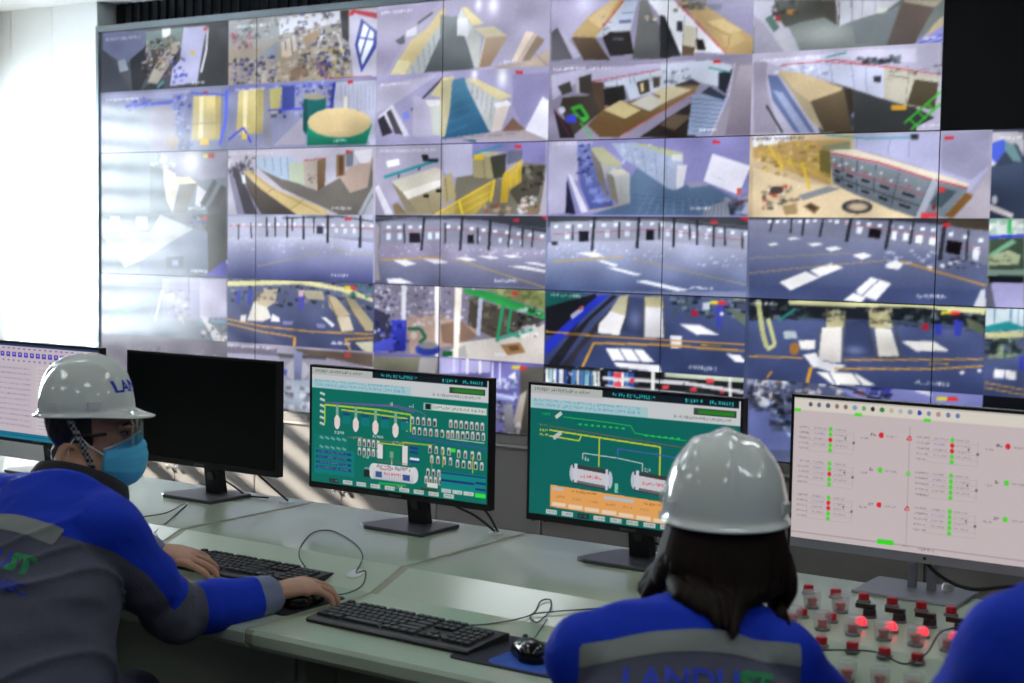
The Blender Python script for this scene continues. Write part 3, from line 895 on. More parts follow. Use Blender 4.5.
@3 0 8f8ca8
P|a9a5c4|4,131 336,204 160,588 108,677 54,503 8,560
H|182 219 52 140|d8d8f4 70
P|5f5c66|8,560 40,500 123,925 10,940
P|b0aec8|40,500 67,538 168,899 129,926
P|b99f72|114,629 210,371 336,204 386,215 282,611 238,668
P|cbb48a|197,417 323,201 355,208 263,559
P|c84050|252,642 382,218 378,210 248,633
G|75604e-4e4036|114,639 238,668 317,971 182,951
P|b0b8c8|238,668 386,231 449,229 426,510 415,636 339,622 276,674
S|273 383 339 653|14 1.0 2.0 22 5c6478,8a92a8,d8dce8
P|352d2b|276,674 314,610 415,620 436,910 317,923
P|5a5c66|327,684 384,694 384,732 328,722
P|a9b4cc|350,415 425,415 426,517 357,519
P|58607a|358,475 421,471 421,506 362,511
P|a9b4cc|365,322 437,328 435,407 369,403
P|58607a|373,382 433,384 430,397 374,395
P|a9b4cc|380,239 449,248 447,317 385,311
P|58607a|388,299 444,304 442,307 389,302
G|7c7e7e-5c5e60|430,973 451,547 461,232 498,240 537,500 668,948 596,999
S|487 420 579 524|10 1.5 3.0 23 c8a060,d8d8e0,4c4c50
P|d5dae6|498,240 620,267 733,539 737,975 668,948 605,608
P|8a90a4|588,260 622,737 626,736 591,260
P|8a90a4|643,335 666,870 669,869 646,334
P|50586a|646,553 668,558 669,645 647,641
P|b0a48c|676,497 734,601 737,975 674,949
P|d5dae4|559,253 632,269 681,436 880,982 674,918 611,609 561,442
P|c4beae|677,590 742,634 745,914 674,902
P|b59b72|650,273 775,363 1003,805 1002,1017 880,982 778,672
P|c9b488|777,573 858,549 951,704 895,761
P|c0a87c|854,754 929,715 970,829 885,931
P|927a56|776,577 894,765 896,757 778,569
P|927a56|893,760 883,930 887,932 896,762
P|8f8bab|774,301 999,350 1003,805 857,441
S|631 269 775 399|30 2.0 4.0 24 3a3a3a,5a5a50,8a8474
P|6f7a90|775,356 856,365 851,440 805,430
P|c84050|630,274 878,987 882,977 634,264
P|2f3034|561,442 585,463 668,970 566,985
P|8a90a0|680,466 671,839 675,840 683,468
P|8a90a0|740,627 734,911 737,913 744,629
P|40424c|646,538 673,543 674,668 647,663
P|6c5c4a|673,839 733,881 728,979 672,970
P|34302e|738,773 773,795 786,921 745,914
@3 1 8e89a2
P|aeabc8|12,123 163,78 738,37 739,130 230,250 177,178 61,393 21,455
P|5c4c40|217,232 287,258 297,615 271,645 225,543
P|bcc6da|287,258 738,68 740,261 422,500 396,320 294,307
P|7c86a0|349,205 353,313 357,313 352,205
P|7c86a0|418,181 422,299 426,299 421,181
P|7c86a0|436,175 441,295 445,295 440,175
P|7c86a0|519,146 524,278 527,278 523,146
P|7c86a0|581,124 586,266 590,265 585,124
P|7c86a0|644,102 649,253 652,253 647,102
P|7c86a0|697,84 702,242 706,242 701,84
P|c05060|230,241 739,90 738,77 229,228
P|33302f|288,339 389,303 403,482 322,569 296,551
P|4a4038|452,279 513,240 521,400 472,442
P|d8c89c|470,298 489,284 490,396 477,404
P|54483a|531,226 574,217 581,334 539,361
P|5a5044|592,203 640,194 641,289 599,315
P|4d473f|74,428 231,413 271,645 208,770 131,944 62,559
P|46423e|158,176 222,136 231,413 166,373
P|4c4846|46,276 112,219 126,352 74,395
P|a8a4b8|138,179 158,169 163,379 146,371
G|8d7250-6c543c|208,803 297,583 714,361 741,380 742,442 376,972 274,964
P|c87080|377,968 728,461 725,450 375,956
P|c4b68c|290,615 372,494 479,634 399,738
P|5c4c38|290,629 399,752 400,744 291,620
P|5c4c38|400,752 480,648 479,639 398,744
P|bcbcb4|423,548 521,431 601,536 523,654
P|5c4c38|422,562 522,668 524,659 423,553
P|c8ba94|533,417 630,334 720,393 619,522
P|3c3430|476,979 633,712 743,536 747,1011
P|55463a|603,741 705,704 729,753 647,966
P|45b848|115,564 173,521 220,706 188,775
P|3a4a3c|139,599 167,576 197,684 174,708
P|45c850|125,653 207,743 209,731 127,641
P|45c850|166,771 233,973 238,963 171,761
P|38343c|29,588 117,795 144,962 65,963
P|4048c0|96,661 148,666 149,765 96,760
P|c0c4dc|91,595 90,612 86,627 80,636 73,639 66,635 60,624 56,609 54,591 55,573 59,559 65,549 72,546 79,551 86,561 90,577
P|a03840|27,557 116,946 119,941 30,553
T|24 189 37|39 25 eceef8
T|214 343 49|39 26 eceef8
P|8f8898|921,50 1006,109 1012,993 831,980 903,554
G|a09aa8-787080|942,130 1007,139 1012,993 884,983
P|b9c2d4|567,73 805,47 910,125 878,397 761,320 569,358
S|567 136 713 313|24 1.5 3.0 27 7a869c,5c6478,d8dce8
P|3c3a40|642,336 725,268 767,336 678,403
P|b8b4c4|918,94 893,489 900,494 924,98
P|b8b4c4|893,487 816,975 823,983 899,495
P|8b7254|572,643 726,440 761,351 642,351 571,516
P|c9bea0|569,358 642,351 726,403 571,580
P|3a3230|574,872 739,535 781,571 729,784 647,972 575,967
P|6b5c50|573,834 645,698 729,728 647,909
P|8a9ab8|727,471 774,446 891,522 814,978 707,970
P|2f3440|847,208 913,187 881,474 849,409
P|566480|728,914 831,953 831,944 728,905
P|566480|725,857 837,898 838,889 725,848
P|566480|722,801 844,843 844,833 723,791
P|566480|719,744 850,787 851,778 720,735
P|566480|717,688 857,732 857,723 717,678
P|566480|714,631 863,677 863,668 714,622
P|566480|711,574 870,622 870,613 711,565
P|566480|708,518 876,568 876,558 708,508
P|3a4458|768,451 808,373 885,505 874,550
P|3f9a90|799,148 910,226 911,208 801,130
P|d83040|822,50 855,55 855,95 823,90
T|765 842 890|40 28 eceef8
@3 2 8c8bc0
P|b4b2d0|5,-15 158,-5 162,556 108,455 99,960 8,981
G|7884c0-505c98|158,28 223,65 305,559 352,869 230,912 175,589
S|158 61 236 475|34 1.5 3.5 52 2c3058,3c4480,8a98d0
S|181 490 319 853|20 3.0 6.0 53 8a98d0,6c78b8
P|34344c|106,505 155,972 102,966
P|d0d0e6|108,439 128,456 220,939 185,962
P|aeb094|224,105 288,96 385,302 386,383 290,337
P|7f7a78|224,115 286,337 304,526 322,794 266,525
P|a8acb4|283,330 386,357 386,422 329,452 304,517
P|d0d0c4|323,413 392,383 428,449 349,488
G|bcc0c4-9ca0a4|349,488 428,449 440,810 377,843
P|8a8680|310,445 349,488 377,843 332,761
P|b0a080|218,950 434,834 433,819 217,934
G|6c86a4-566e8c|431,529 467,354 629,652 784,554 914,733 1010,888 1011,986 224,985 434,827
P|7c94ae|473,970 521,725 519,722 471,967
P|7c94ae|518,969 556,732 553,729 516,967
P|7c94ae|563,968 590,738 588,736 560,966
P|7c94ae|607,967 624,745 622,743 604,966
P|7c94ae|651,967 658,751 656,750 648,966
P|7c94ae|694,966 692,757 690,757 692,966
P|7c94ae|737,965 726,763 723,764 735,966
P|7c94ae|780,964 759,769 757,771 777,965
P|7c94ae|822,963 792,775 790,778 820,965
P|7c94ae|864,962 825,781 823,784 862,965
P|4e6480|445,727 869,823 869,817 445,720
P|4e6480|446,791 904,867 904,861 446,785
P|4e6480|446,856 939,910 939,904 446,849
P|4e6480|447,920 974,953 974,947 447,914
P|a3b0cc|332,56 439,47 686,189 693,347 654,668 617,636 391,237
P|b0b890|427,53 514,77 692,205 689,299 552,150
P|7c88b0|426,118 453,354 456,352 429,116
P|7c88b0|489,153 510,452 513,451 492,152
P|7c88b0|551,188 566,556 569,555 554,188
P|7c88b0|606,223 613,614 616,613 609,223
S|338 72 627 407|30 1.0 2.5 54 8a98bc,c4d0e8
P|d0d0dc|663,346 711,348 695,615 660,662
P|c8ccd4|638,218 688,214 689,306 638,288
P|9898b8|707,568 784,554 820,608 726,638
P|e2e2f4|828,212 1005,375 954,728 790,554
P|c4c4dc|830,497 883,545 884,536 831,488
P|e06050|946,641 965,641 966,722 946,721
S|902 742 999 969|26 2.0 4.0 55 34343c,a8acb8,8a4c4c,6c7080
P|8a90a0|799,889 903,795 917,988 788,990
P|5c6478|802,985 815,884 811,881 798,982
P|5c6478|821,984 831,875 828,872 817,982
P|5c6478|839,984 848,865 844,863 836,982
P|5c6478|858,983 864,855 860,854 855,982
P|5c6478|877,983 880,846 877,845 873,982
P|5c6478|895,982 896,836 893,836 892,982
P|b0aec8|962,950 1009,790 1011,986
P|d83848|826,48 861,50 862,90 827,88
T|733 834 876|40 56 eceef8
T|25 235 26|36 57 dcdcea
@3 3 8088a8
P|50545c|6,-2 1011,-1 1008,159 560,51 9,148
P|7c828c|13,93 560,23 559,14 13,83
P|7c828c|559,23 1010,126 1010,117 560,14
P|a4a8be|20,81 560,44 999,165 999,412 562,307 29,362
P|e6efff|40,121 63,120 63,164 41,164
P|e6efff|104,114 127,114 127,157 105,158
P|e6efff|168,108 190,107 190,150 168,151
P|e6efff|231,101 253,101 253,144 231,144
P|e6efff|293,95 315,95 315,137 293,138
P|e6efff|354,89 376,88 376,131 355,131
P|e6efff|415,83 437,82 437,124 416,125
P|e6efff|476,76 497,76 497,118 476,118
P|e6efff|535,70 556,70 557,111 536,112
P|e6efff|585,82 605,82 606,126 585,127
P|e6efff|642,97 663,97 663,141 643,142
P|e6efff|699,112 720,112 720,156 700,156
P|e6efff|756,127 776,126 776,170 756,171
P|e6efff|812,141 832,141 832,185 812,185
P|e6efff|867,156 887,155 887,199 867,200
P|e6efff|922,170 941,170 942,213 922,214
P|e6efff|976,185 996,184 996,227 977,228
P|d4e2fa|101,219 124,219 124,305 102,306
P|d4e2fa|206,205 228,204 229,290 207,291
P|d4e2fa|310,191 332,190 332,275 310,276
P|d4e2fa|411,177 433,176 434,260 412,261
P|d4e2fa|616,171 633,170 634,247 617,247
P|d4e2fa|679,181 696,181 696,257 679,258
P|d4e2fa|741,192 757,192 758,267 741,268
P|d4e2fa|802,203 819,202 819,277 803,278
P|c06070|35,250 561,167 561,158 34,240
P|c06070|561,167 989,294 989,285 561,158
P|33343f|174,200 226,199 227,334 175,336
P|33343f|518,174 557,172 558,301 519,302
G|bcc0da-50608a|11,357 562,300 999,412 1018,915 0,1014
S|48 361 637 572|50 0.8 1.8 58 e0e8ff,ccd4f0
S|769 483 991 623|16 0.8 2.0 59 d8e0fa
P|3a3e48|248,0 238,451 251,453 261,2
P|3a3e48|475,6 467,413 481,415 488,8
P|3a3e48|648,4 648,382 661,383 661,5
P|3a3e48|760,40 761,361 770,361 770,40
P|3a3e48|838,107 838,373 847,374 847,108
P|3a3e48|891,131 893,355 901,355 899,131
P|3a3e48|726,88 728,294 735,293 733,88
P|3a3e48|379,73 378,282 386,282 387,74
P|3a3e48|578,76 579,293 587,293 586,76
P|3a3e48|139,118 138,317 145,318 147,119
P|3a3e48|973,191 975,392 982,392 980,191
P|e4e8f4|268,582 300,574 384,634 358,652
P|e4e8f4|320,671 365,668 504,748 467,764
P|e4e8f4|467,839 517,818 738,926 678,945
P|e4e8f4|156,483 260,471 312,524 248,537
P|c8a860|44,618 408,529 408,513 44,602
P|b8a470|452,553 1017,849 1017,839 453,543
P|d83848|946,-10 1013,5 1012,73
P|d83848|826,45 859,45 860,82 827,83
T|737 849 873|41 60 eceef8
P|484c58|28,339 62,338 65,388 33,389
@3 4 525c80
G|58648c-404c74|2,24 1007,0 1010,983 7,1039
S|654 -11 1003 270|80 1.5 4.5 86 20242c,3c424c,586068,8a98a4,4c6460
P|1f6a64|2,24 226,25 95,189 4,240
P|2c2c34|4,233 265,21 278,70 138,593 7,612
P|2f40c0|6,860 7,700 162,315 278,53 345,30 241,256 19,868
P|b0b4cc|136,325 207,177 204,260 150,374
P|c04858|185,199 198,198 199,244 186,246
P|36343e|10,1039 151,551 355,29 381,43 242,372 75,1027
P|46444c|88,1025 268,435 412,23 429,54 193,785 141,1022
P|3c4460@60|444,52 517,61 514,557 410,488
H|471 342 33 125|8c96c0 50
G|a8a48a-c0bca4|344,243 393,41 440,20 430,289 357,298
G|d8d6dc-ecebee|288,422 344,243 430,305 404,482 394,555 285,538
P|5c5c5c|282,542 287,574 293,567 288,535
P|5c5c5c|290,579 388,571 388,555 290,562
P|4c4c48|435,36 424,298 430,299 441,37
P|4c4c48|424,296 397,513 403,517 430,301
G|a8a484-bcb694|519,38 605,19 613,170 520,180
G|d8d8e0-cccad0|520,174 607,164 619,555 517,563
P|60625c|512,39 514,554 521,553 519,38
P|60625c|615,67 623,541 629,540 621,66
P|e6e6ec|688,362 789,364 885,484 773,487
P|e6e6ec|325,731 513,720 576,878 362,889
P|e6e6ec|369,915 601,912 611,1008 388,967
P|e6e6ec|916,708 980,713 1011,808 958,801
P|5a648a|390,728 432,891 437,882 395,718
P|5a648a|460,727 508,895 513,885 465,717
P|e4e4f0|649,518 705,520 704,670 654,684
P|d09848|6,568 243,587 244,567 7,548
P|d09848|243,587 610,591 610,572 244,567
P|d09848|610,591 1011,593 1011,574 610,572
P|d8a048|264,687 611,659 611,633 264,661
P|d8a048|611,659 1011,674 1012,649 611,633
P|d8a048|258,668 201,997 213,1009 270,680
P|d8a048|798,623 892,627 892,615 798,610
P|4850a8|858,103 899,99 890,404 866,392
P|d8d8ec|901,211 900,221 898,229 895,235 892,238 888,236 885,231 883,223 882,214 883,204 885,196 888,190 891,188 895,189 898,194 900,202
P|b8c0d0|801,78 834,75 835,169 802,173
P|b03050|746,180 778,176 779,255 747,259
P|6a7868|916,128 1012,210 1011,372 952,255
P|9aa48c|939,48 1008,46 1008,15 939,16
P|d8c840|834,59 871,55 872,96 834,100
P|e03840|871,55 910,51 910,98 872,102
T|740 871 888|47 87 eceef8
T|33 186 46|37 88 eceef8
@3 5 2e3032
P|e8ecf0|10,59 24,57 28,484 13,487
P|a0c4cc|27,58 50,54 53,479 30,484
P|e8ecf0|54,57 67,54 70,475 57,478
P|3858a8|69,56 80,54 83,472 72,474
P|c8ccd4|82,55 107,50 111,466 85,472
P|3858a8|112,53 126,51 129,462 115,465
P|303440|129,52 145,49 148,458 132,462
P|5080b8|148,51 172,47 175,452 151,457
P|c8ccd4|176,50 190,47 193,448 179,451
P|5080b8|192,49 216,44 219,442 195,448
P|7fb8c8|220,47 244,43 247,436 223,442
P|5080b8|248,46 261,43 264,433 251,436
P|d8e0d8|263,45 283,41 286,428 266,432
P|e4e8ea|287,43 298,41 301,425 290,427
P|202428|300,43 315,40 319,421 303,424
P|303440|318,42 336,38 340,416 321,420
P|5080b8|340,40 353,38 357,413 343,416
P|3858a8|356,39 367,37 370,410 359,412
P|c8ccd4|369,39 393,34 396,404 372,409
P|e4e8ea|397,37 421,32 424,398 400,403
P|5080b8|426,35 447,31 450,392 429,397
P|3858a8|450,34 474,30 477,386 453,391
P|202428|478,32 490,30 493,383 481,385
S|10 -8 492 419|60 0.8 2.0 89 68b0c8,d8dce8,4058a0,ffffff
P|c0ccb8|626,-34 1008,-11 1009,58 627,53
P|d0d0d8|312,155 724,138 725,90 313,105
P|d0d0d8|724,138 1009,200 1011,153 726,90
P|b8b8c0|326,243 1008,286 1009,255 327,210
P|e0e0e4|558,-38 576,-41 578,234 561,238
P|e0e0e4|931,4 944,2 946,284 934,287
P|e04858|370,46 411,39 411,111 371,119
P|e04858|371,171 412,163 412,229 372,237
P|e04858|451,113 475,108 475,164 451,169
P|e04858|616,162 649,155 649,207 616,214
P|e04858|826,40 863,33 864,90 826,97
P|e04858|749,167 782,160 782,211 750,218
P|e04858|892,170 915,165 915,202 892,207
@4 0 76807f
P|b2b2c6|-1,350 88,370 107,554 164,744 210,1006 122,1013 7,1124
P|a09eb2|0,532 52,663 145,1016 6,1115
P|5a7a72|51,588 79,548 117,705 92,761
P|b6b6c6|92,761 119,721 204,990 144,1001
P|50524c|88,370 354,428 356,604 206,663 141,710 112,585
H|294 827 139 171|b4bcbc 70
P|b07a30|145,496 194,506 194,566 145,555
P|a83838|98,546 118,550 118,631 99,627
S|88 399 205 543|12 2.0 4.0 29 2c2c2e,6a6258
P|5a5652|300,416 359,429 362,723 313,625
P|c3c6d4|354,428 622,487 563,603 425,691 373,740
P|70748a|420,443 423,691 427,692 424,444
P|888ca0|465,453 464,655 467,656 468,454
P|9a9eb2|521,465 520,609 523,610 524,466
P|5c5450|366,431 370,432 376,737 372,736
G|7c706a-5a4e48|627,517 685,558 691,1042 572,999
P|d0d6cc|526,553 567,561 568,633 527,625
G|8a949a-6c767a|425,700 563,612 622,544 572,994 443,957
G|7a6e68-5a4e4a|636,513 757,605 677,1013 576,1000
P|b0a898|639,491 791,524 757,601 636,513
P|8a8ccc|793,723 797,1029 677,1008 745,847
P|b8a88c|759,783 793,701 794,812 715,952
P|5a60b8|701,1006 796,919 794,904 699,991
P|5a60b8|740,1022 797,974 795,959 738,1007
T|718 784 925|35 30 eceef8
@4 1 b6b3cc
P|9f99ae|6,109 68,88 65,360 122,977 15,969
P|c9c8e2|34,83 402,38 691,42 693,214 361,119 113,161
G|5c6062-46484a|213,290 428,466 575,629 700,729 703,1021 307,991
P|c3cae4|113,161 361,134 565,217 564,613 428,472 300,308 147,250
P|8f98bc|210,177 222,292 225,290 213,175
P|8f98bc|275,169 290,355 293,353 278,167
P|8f98bc|339,160 352,413 356,412 342,160
P|8f98bc|429,174 442,474 446,474 432,173
P|8f98bc|486,197 495,539 498,539 489,197
S|113 161 342 307|26 1.5 3.5 31 8a94b8,a4aed0,e4e8f8
P|c3c0b4|565,229 694,294 699,714 661,682 564,599
P|6a6456|661,696 696,442 700,729
P|3f4450|522,347 553,351 554,418 523,414
S|466 126 620 219|26 2.0 4.0 32 2c3038,3a4a50,586470
P|3f9a94|319,106 409,62 407,44 318,89
P|c85060|124,169 362,140 361,128 124,157
P|c85060|361,140 694,319 695,308 362,128
P|6878a4|70,270 114,276 285,983 199,977 95,575
P|9aa6c8|94,454 139,490 264,982 220,978
P|b0a48a|114,231 199,482 260,609 323,974 262,832
P|cbb896|108,215 213,260 397,462 392,497 260,615 199,473
G|7c6e5a-584c40|260,609 402,486 439,983 328,987
P|4c443a|402,486 434,472 444,731 430,803
P|3c3c3c|64,639 140,978 147,967 72,627
P|e0a840|597,675 661,682 662,754 598,747
P|8890b8|479,793 477,809 473,822 466,830 458,833 450,829 444,819 439,805 437,789 439,774 443,761 450,753 458,750 466,754 472,764 477,778
P|a0a8c8|488,946 486,960 481,971 474,978 465,980 457,976 449,968 444,956 442,943 444,929 448,918 456,911 465,909 473,913 481,921 486,933
T|33 210 72|36 33 eceef8
T|232 296 71|35 34 eceef8
P|bfbcb0|565,254 790,375 771,762 654,694 569,606
P|7c7a70|664,313 654,694 656,695 666,314
P|6a665c|586,353 666,393 666,382 587,342
P|5c5444|689,406 783,452 771,762 661,684
P|40444c|522,345 554,350 555,411 523,407
P|c85060|315,153 565,243 565,232 315,142
P|c85060|565,243 789,370 790,359 565,232
S|569 254 789 397|20 1.0 2.0 35 4c5060,8a8a84
G|54585a-3f4244|443,522 565,610 725,769 772,852 665,995 448,978
P|e0a840|598,688 662,695 662,751 599,745
P|46d046|655,912 798,562 793,545 650,895
P|46d046|683,987 801,696 796,679 678,969
P|46d046|671,861 701,942 706,928 675,846
P|46d046|706,781 735,867 740,853 710,767
P|46d046|741,700 771,781 775,767 746,685
P|3a3c40|787,-477 802,-473 820,1007 805,1006
T|718 796 917|35 36 eceef8
@4 2 a6a2b8
P|c9b496|-11,-39 452,-4 454,217 354,226 724,1022 0,1036
P|aeb0d4|447,25 988,32 989,456 916,708 757,448 553,251 454,202
P|9c9ab8|801,23 988,32 993,401 924,567 806,450
P|dfe0ec|12,11 179,-1 180,81 14,146
P|b89a68|163,80 437,83 354,226 359,618 173,442 15,268 14,146 147,124
S|35 86 357 522|90 1.5 4.0 69 d8b850,a88c54,c4a878,8a7040,e0c890
P|8a9078|311,149 437,98 439,201 354,211
P|7c7448|306,193 354,214 358,523 309,462
P|dcc8a8|16,391 229,579 412,643 714,999 22,1011
P|8c9098|220,736 348,627 402,657 242,796
P|e0c050|79,126 141,402 148,390 87,114
P|e8c040|227,343 263,659 273,651 237,335
P|e0bc48|123,216 147,399 153,393 129,211
P|d0b050|47,215 357,505 358,493 49,203
P|d8b848|171,325 358,563 359,554 172,317
P|d8b848|168,249 204,476 209,471 173,243
P|4aa0a0|331,25 510,82 510,65 331,8
P|4aa0a0|510,82 683,80 683,63 510,65
P|3a4448|680,37 710,39 711,96 681,94
P|8088a0|596,93 588,267 591,268 599,95
P|8088a0|677,114 672,300 675,301 680,115
P|8088a0|458,40 458,187 461,188 461,41
G|8a949f-6a747f|352,241 403,282 414,663 369,588
P|c05060|358,385 407,440 408,429 360,374
P|3c424c|363,489 410,554 412,544 365,479
P|20242a|372,447 393,473 396,452 375,425
P|20242a|376,554 397,585 400,564 380,533
P|e8d8e0|373,315 372,326 368,330 364,325 363,315 364,304 368,300 372,305
P|d04850|383,366 381,377 378,381 374,376 372,366 374,355 377,351 381,356
P|58a878|389,330 388,341 384,345 380,340 378,330 380,319 384,315 387,320
P|e0e0e8|398,383 397,393 393,397 390,393 388,382 389,372 393,368 397,372
P|3c424c|401,282 412,664 417,663 405,281
G|8a949f-6a747f|403,282 466,320 471,738 414,663
P|c05060|407,440 467,493 469,481 408,429
P|3c424c|410,554 469,618 470,607 412,543
P|20242a|423,506 450,531 452,509 425,483
P|20242a|425,623 451,653 454,631 428,601
P|e8d8e0|426,362 424,372 421,376 417,372 415,361 417,351 420,347 424,351
P|d04850|437,417 435,427 432,431 428,427 426,416 428,406 431,402 435,406
P|58a878|446,376 444,387 441,391 437,386 435,376 437,365 440,361 444,366
P|e0e0e8|456,432 455,443 451,447 447,442 446,432 447,422 451,417 455,422
P|3c424c|464,320 469,738 473,738 468,320
G|8a949f-6a747f|466,320 544,376 539,812 471,738
P|c05060|467,493 542,556 543,545 469,481
P|3c424c|469,618 540,686 541,675 470,607
P|20242a|486,565 519,594 521,572 488,542
P|20242a|486,691 518,723 520,701 489,669
P|e8d8e0|491,410 490,421 486,425 483,420 481,410 482,400 486,395 490,400
P|d04850|504,471 502,481 499,485 495,481 493,470 495,460 498,456 502,460
P|58a878|516,429 514,440 511,444 507,439 506,429 507,419 511,414 514,419
P|e0e0e8|528,490 526,501 523,505 519,500 517,490 519,480 522,476 526,480
P|3c424c|542,376 537,811 541,812 546,377
G|8a949f-6a747f|544,376 642,458 612,899 539,812
P|c05060|542,556 629,640 631,629 543,545
P|3c424c|540,686 620,772 622,761 541,675
P|20242a|562,635 600,673 602,651 564,613
P|20242a|558,766 593,805 596,783 561,744
P|e8d8e0|572,475 571,486 567,490 563,486 562,475 563,465 567,461 570,465
P|d04850|585,541 584,551 580,556 577,551 575,541 576,531 580,526 583,531
P|58a878|602,502 601,512 597,516 593,512 592,502 593,492 597,487 600,492
P|e0e0e8|614,568 613,578 609,582 605,578 604,568 605,557 609,553 612,558
P|3c424c|640,457 610,898 614,900 644,460
G|8a949f-6a747f|642,458 768,563 709,991 612,899
P|c05060|630,640 744,739 745,728 631,629
P|3c424c|620,772 726,867 727,856 622,761
P|20242a|653,723 703,766 705,744 655,701
P|20242a|642,854 688,896 690,874 644,832
P|e8d8e0|672,563 671,573 667,578 664,573 662,563 663,553 667,549 671,553
P|d04850|686,632 685,642 682,646 678,642 676,631 678,621 681,617 685,621
P|58a878|711,596 710,606 706,610 702,606 701,596 702,586 706,581 709,586
P|e0e0e8|724,664 723,674 719,678 716,674 714,664 715,653 719,649 722,654
P|3c424c|766,560 707,988 711,993 770,565
P|ddd4c4|349,202 454,196 797,492 919,609 906,657 778,554 554,345 355,232
P|c84858|354,240 554,362 555,345 355,223
P|c84858|554,362 772,571 774,555 555,345
P|a4acbc|768,563 798,564 736,990 709,991
P|7c8894|798,592 915,665 824,983 742,990
P|52606a|808,649 872,693 813,883 764,835
P|d04850|799,643 823,644 824,701 799,701
P|8a2c30|790,878 789,889 788,898 785,904 782,906 779,904 776,898 775,889 774,878 774,867 776,858 778,851 781,849 784,851 787,858 789,867
P|c84858|785,572 910,665 911,648 786,555
P|8c6840|824,983 906,707 937,742 861,991
P|b0aab8|993,456 1000,994 861,997 917,821
P|4c4b50|537,870 532,902 519,928 498,947 473,953 448,947 427,929 413,903 407,871 412,839 426,812 447,794 471,788 496,794 517,812 531,839
P|8a8078|522,870 519,893 509,912 493,925 475,929 457,925 441,913 430,893 426,871 430,848 440,829 455,816 474,812 492,816 508,829 518,848
P|cbb79e|511,873 508,888 501,900 490,909 476,912 462,909 451,901 443,888 440,874 442,859 450,846 462,838 475,835 489,838 500,846 508,859
P|8a7058|243,866 275,820 317,880 293,961
P|5c4c40|254,865 275,838 303,886 289,922
S|63 621 221 927|40 1.5 3.5 70 c04040,404048,e0e0e8,7a6a58,a88c70
P|5f5852|156,669 154,687 148,703 138,713 126,717 114,713 104,702 97,687 94,668 96,649 103,634 113,623 125,620 137,624 147,634 154,650
P|a8906c|150,866 210,835 222,956 167,972
P|e04858|731,941 797,941 798,995 732,996
P|d83848|816,67 850,69 850,106 816,104
T|12 234 31|36 71 40424c
@4 3 6f7896
P|43454e|4,-7 998,3 999,107 624,30 4,42
P|5a5248|764,7 998,11 1000,163 882,104
P|8488a0|4,30 448,4 999,135 1001,529 818,398 575,265 6,190
P|e6efff|90,40 106,40 106,70 91,71
P|e6efff|124,38 139,38 140,68 124,69
P|e6efff|157,36 172,36 173,66 157,66
P|e6efff|190,34 205,33 206,64 190,64
P|e6efff|223,32 238,31 239,61 223,62
P|e6efff|256,29 271,29 271,59 256,60
P|e6efff|288,27 303,27 304,57 289,57
P|e6efff|321,25 336,25 336,55 321,55
P|e6efff|353,23 368,23 368,53 353,53
P|e6efff|379,29 398,28 399,67 380,67
P|e6efff|425,38 444,38 444,76 425,77
P|e6efff|470,48 489,48 489,86 470,86
P|e6efff|514,57 533,57 533,95 515,96
P|e6efff|559,67 577,67 578,105 559,105
P|e6efff|603,76 621,76 621,114 603,114
P|e6efff|646,86 664,85 665,123 647,123
P|e6efff|689,95 707,94 708,132 690,132
P|e6efff|732,104 750,103 751,141 733,141
P|e6efff|775,113 793,113 793,150 775,150
P|e6efff|844,157 863,156 864,202 845,202
P|e6efff|903,189 922,188 922,234 903,234
P|e6efff|961,221 980,220 980,265 961,266
P|e4ecfc|620,141 640,140 636,257 616,252
P|e4ecfc|666,162 688,168 683,260 662,256
P|e4ecfc|716,190 744,200 739,296 715,282
P|e4ecfc|771,217 796,227 792,313 767,303
P|e4ecfc|943,315 969,328 964,469 940,457
P|e4ecfc|475,101 499,109 494,189 471,181
P|c06878|417,62 806,231 806,222 417,53
P|c06878|845,281 981,359 981,351 846,272
P|2c2830|527,120 576,136 570,245 521,226
P|262028|840,248 899,269 891,417 835,391
G|8a90ac-4c5880|6,190 575,259 818,398 1001,529 999,834 13,931
P|4f5b82|12,838 996,806 997,1009 14,999
P|3a3e48|441,6 425,282 439,289 455,13
P|3a3e48|607,15 588,363 601,370 620,22
P|3a3e48|823,23 806,482 822,487 838,29
P|3a3e48|700,44 688,302 697,306 709,48
P|3a3e48|326,12 313,228 322,233 336,17
P|3a3e48|246,14 237,217 246,220 254,18
P|3a3e48|192,16 188,189 196,191 199,18
P|3a3e48|109,16 97,178 104,183 116,21
P|3a3e48|917,131 912,472 920,473 925,132
P|eaeaee|148,789 262,649 323,720 199,885
P|eaeaee|279,633 369,542 423,592 323,714
P|eaeaee|473,865 539,696 617,754 592,856
P|eaeaee|599,536 639,490 670,531 651,600 599,580
P|eaeaee|458,442 505,409 541,443 500,492
P|eaeaee|340,364 388,341 415,370 367,402
P|eaeaee|264,317 313,300 337,323 292,346
P|eaeaee|93,325 127,308 143,329 105,349
P|eaeaee|176,251 214,237 236,255 193,275
P|eaeaee|765,539 785,552 783,610 766,597
P|eaeaee|819,513 837,534 830,569 816,553
P|eaeaee|850,491 868,509 864,538 849,522
P|eaeaee|872,475 887,491 884,520 870,504
P|c89850|659,514 997,766 999,744 661,492
P|b0987c|11,696 370,572 369,560 11,684
P|b0987c|370,572 609,497 608,486 369,560
P|a89880|9,509 453,423 452,414 9,500
S|586 379 799 536|24 1.0 2.4 66 e4ecff,c8d0f0
S|827 411 984 592|20 1.0 2.0 67 d0d8f4,3c3c4c
P|d83848|821,57 851,57 851,100 822,100
P|eaeaee|427,980 468,886 521,940 501,1002
P|eaeaee|479,885 544,702 622,768 563,971 526,940
P|5a648a|507,916 572,733 569,725 504,908
T|729 838 878|37 68 eceef8
P|c0c4d0|951,995 977,808 994,792 997,1004
@4 4 4f5a7c
P|2f343c|14,-7 999,3 1002,235 658,195 258,216 17,278
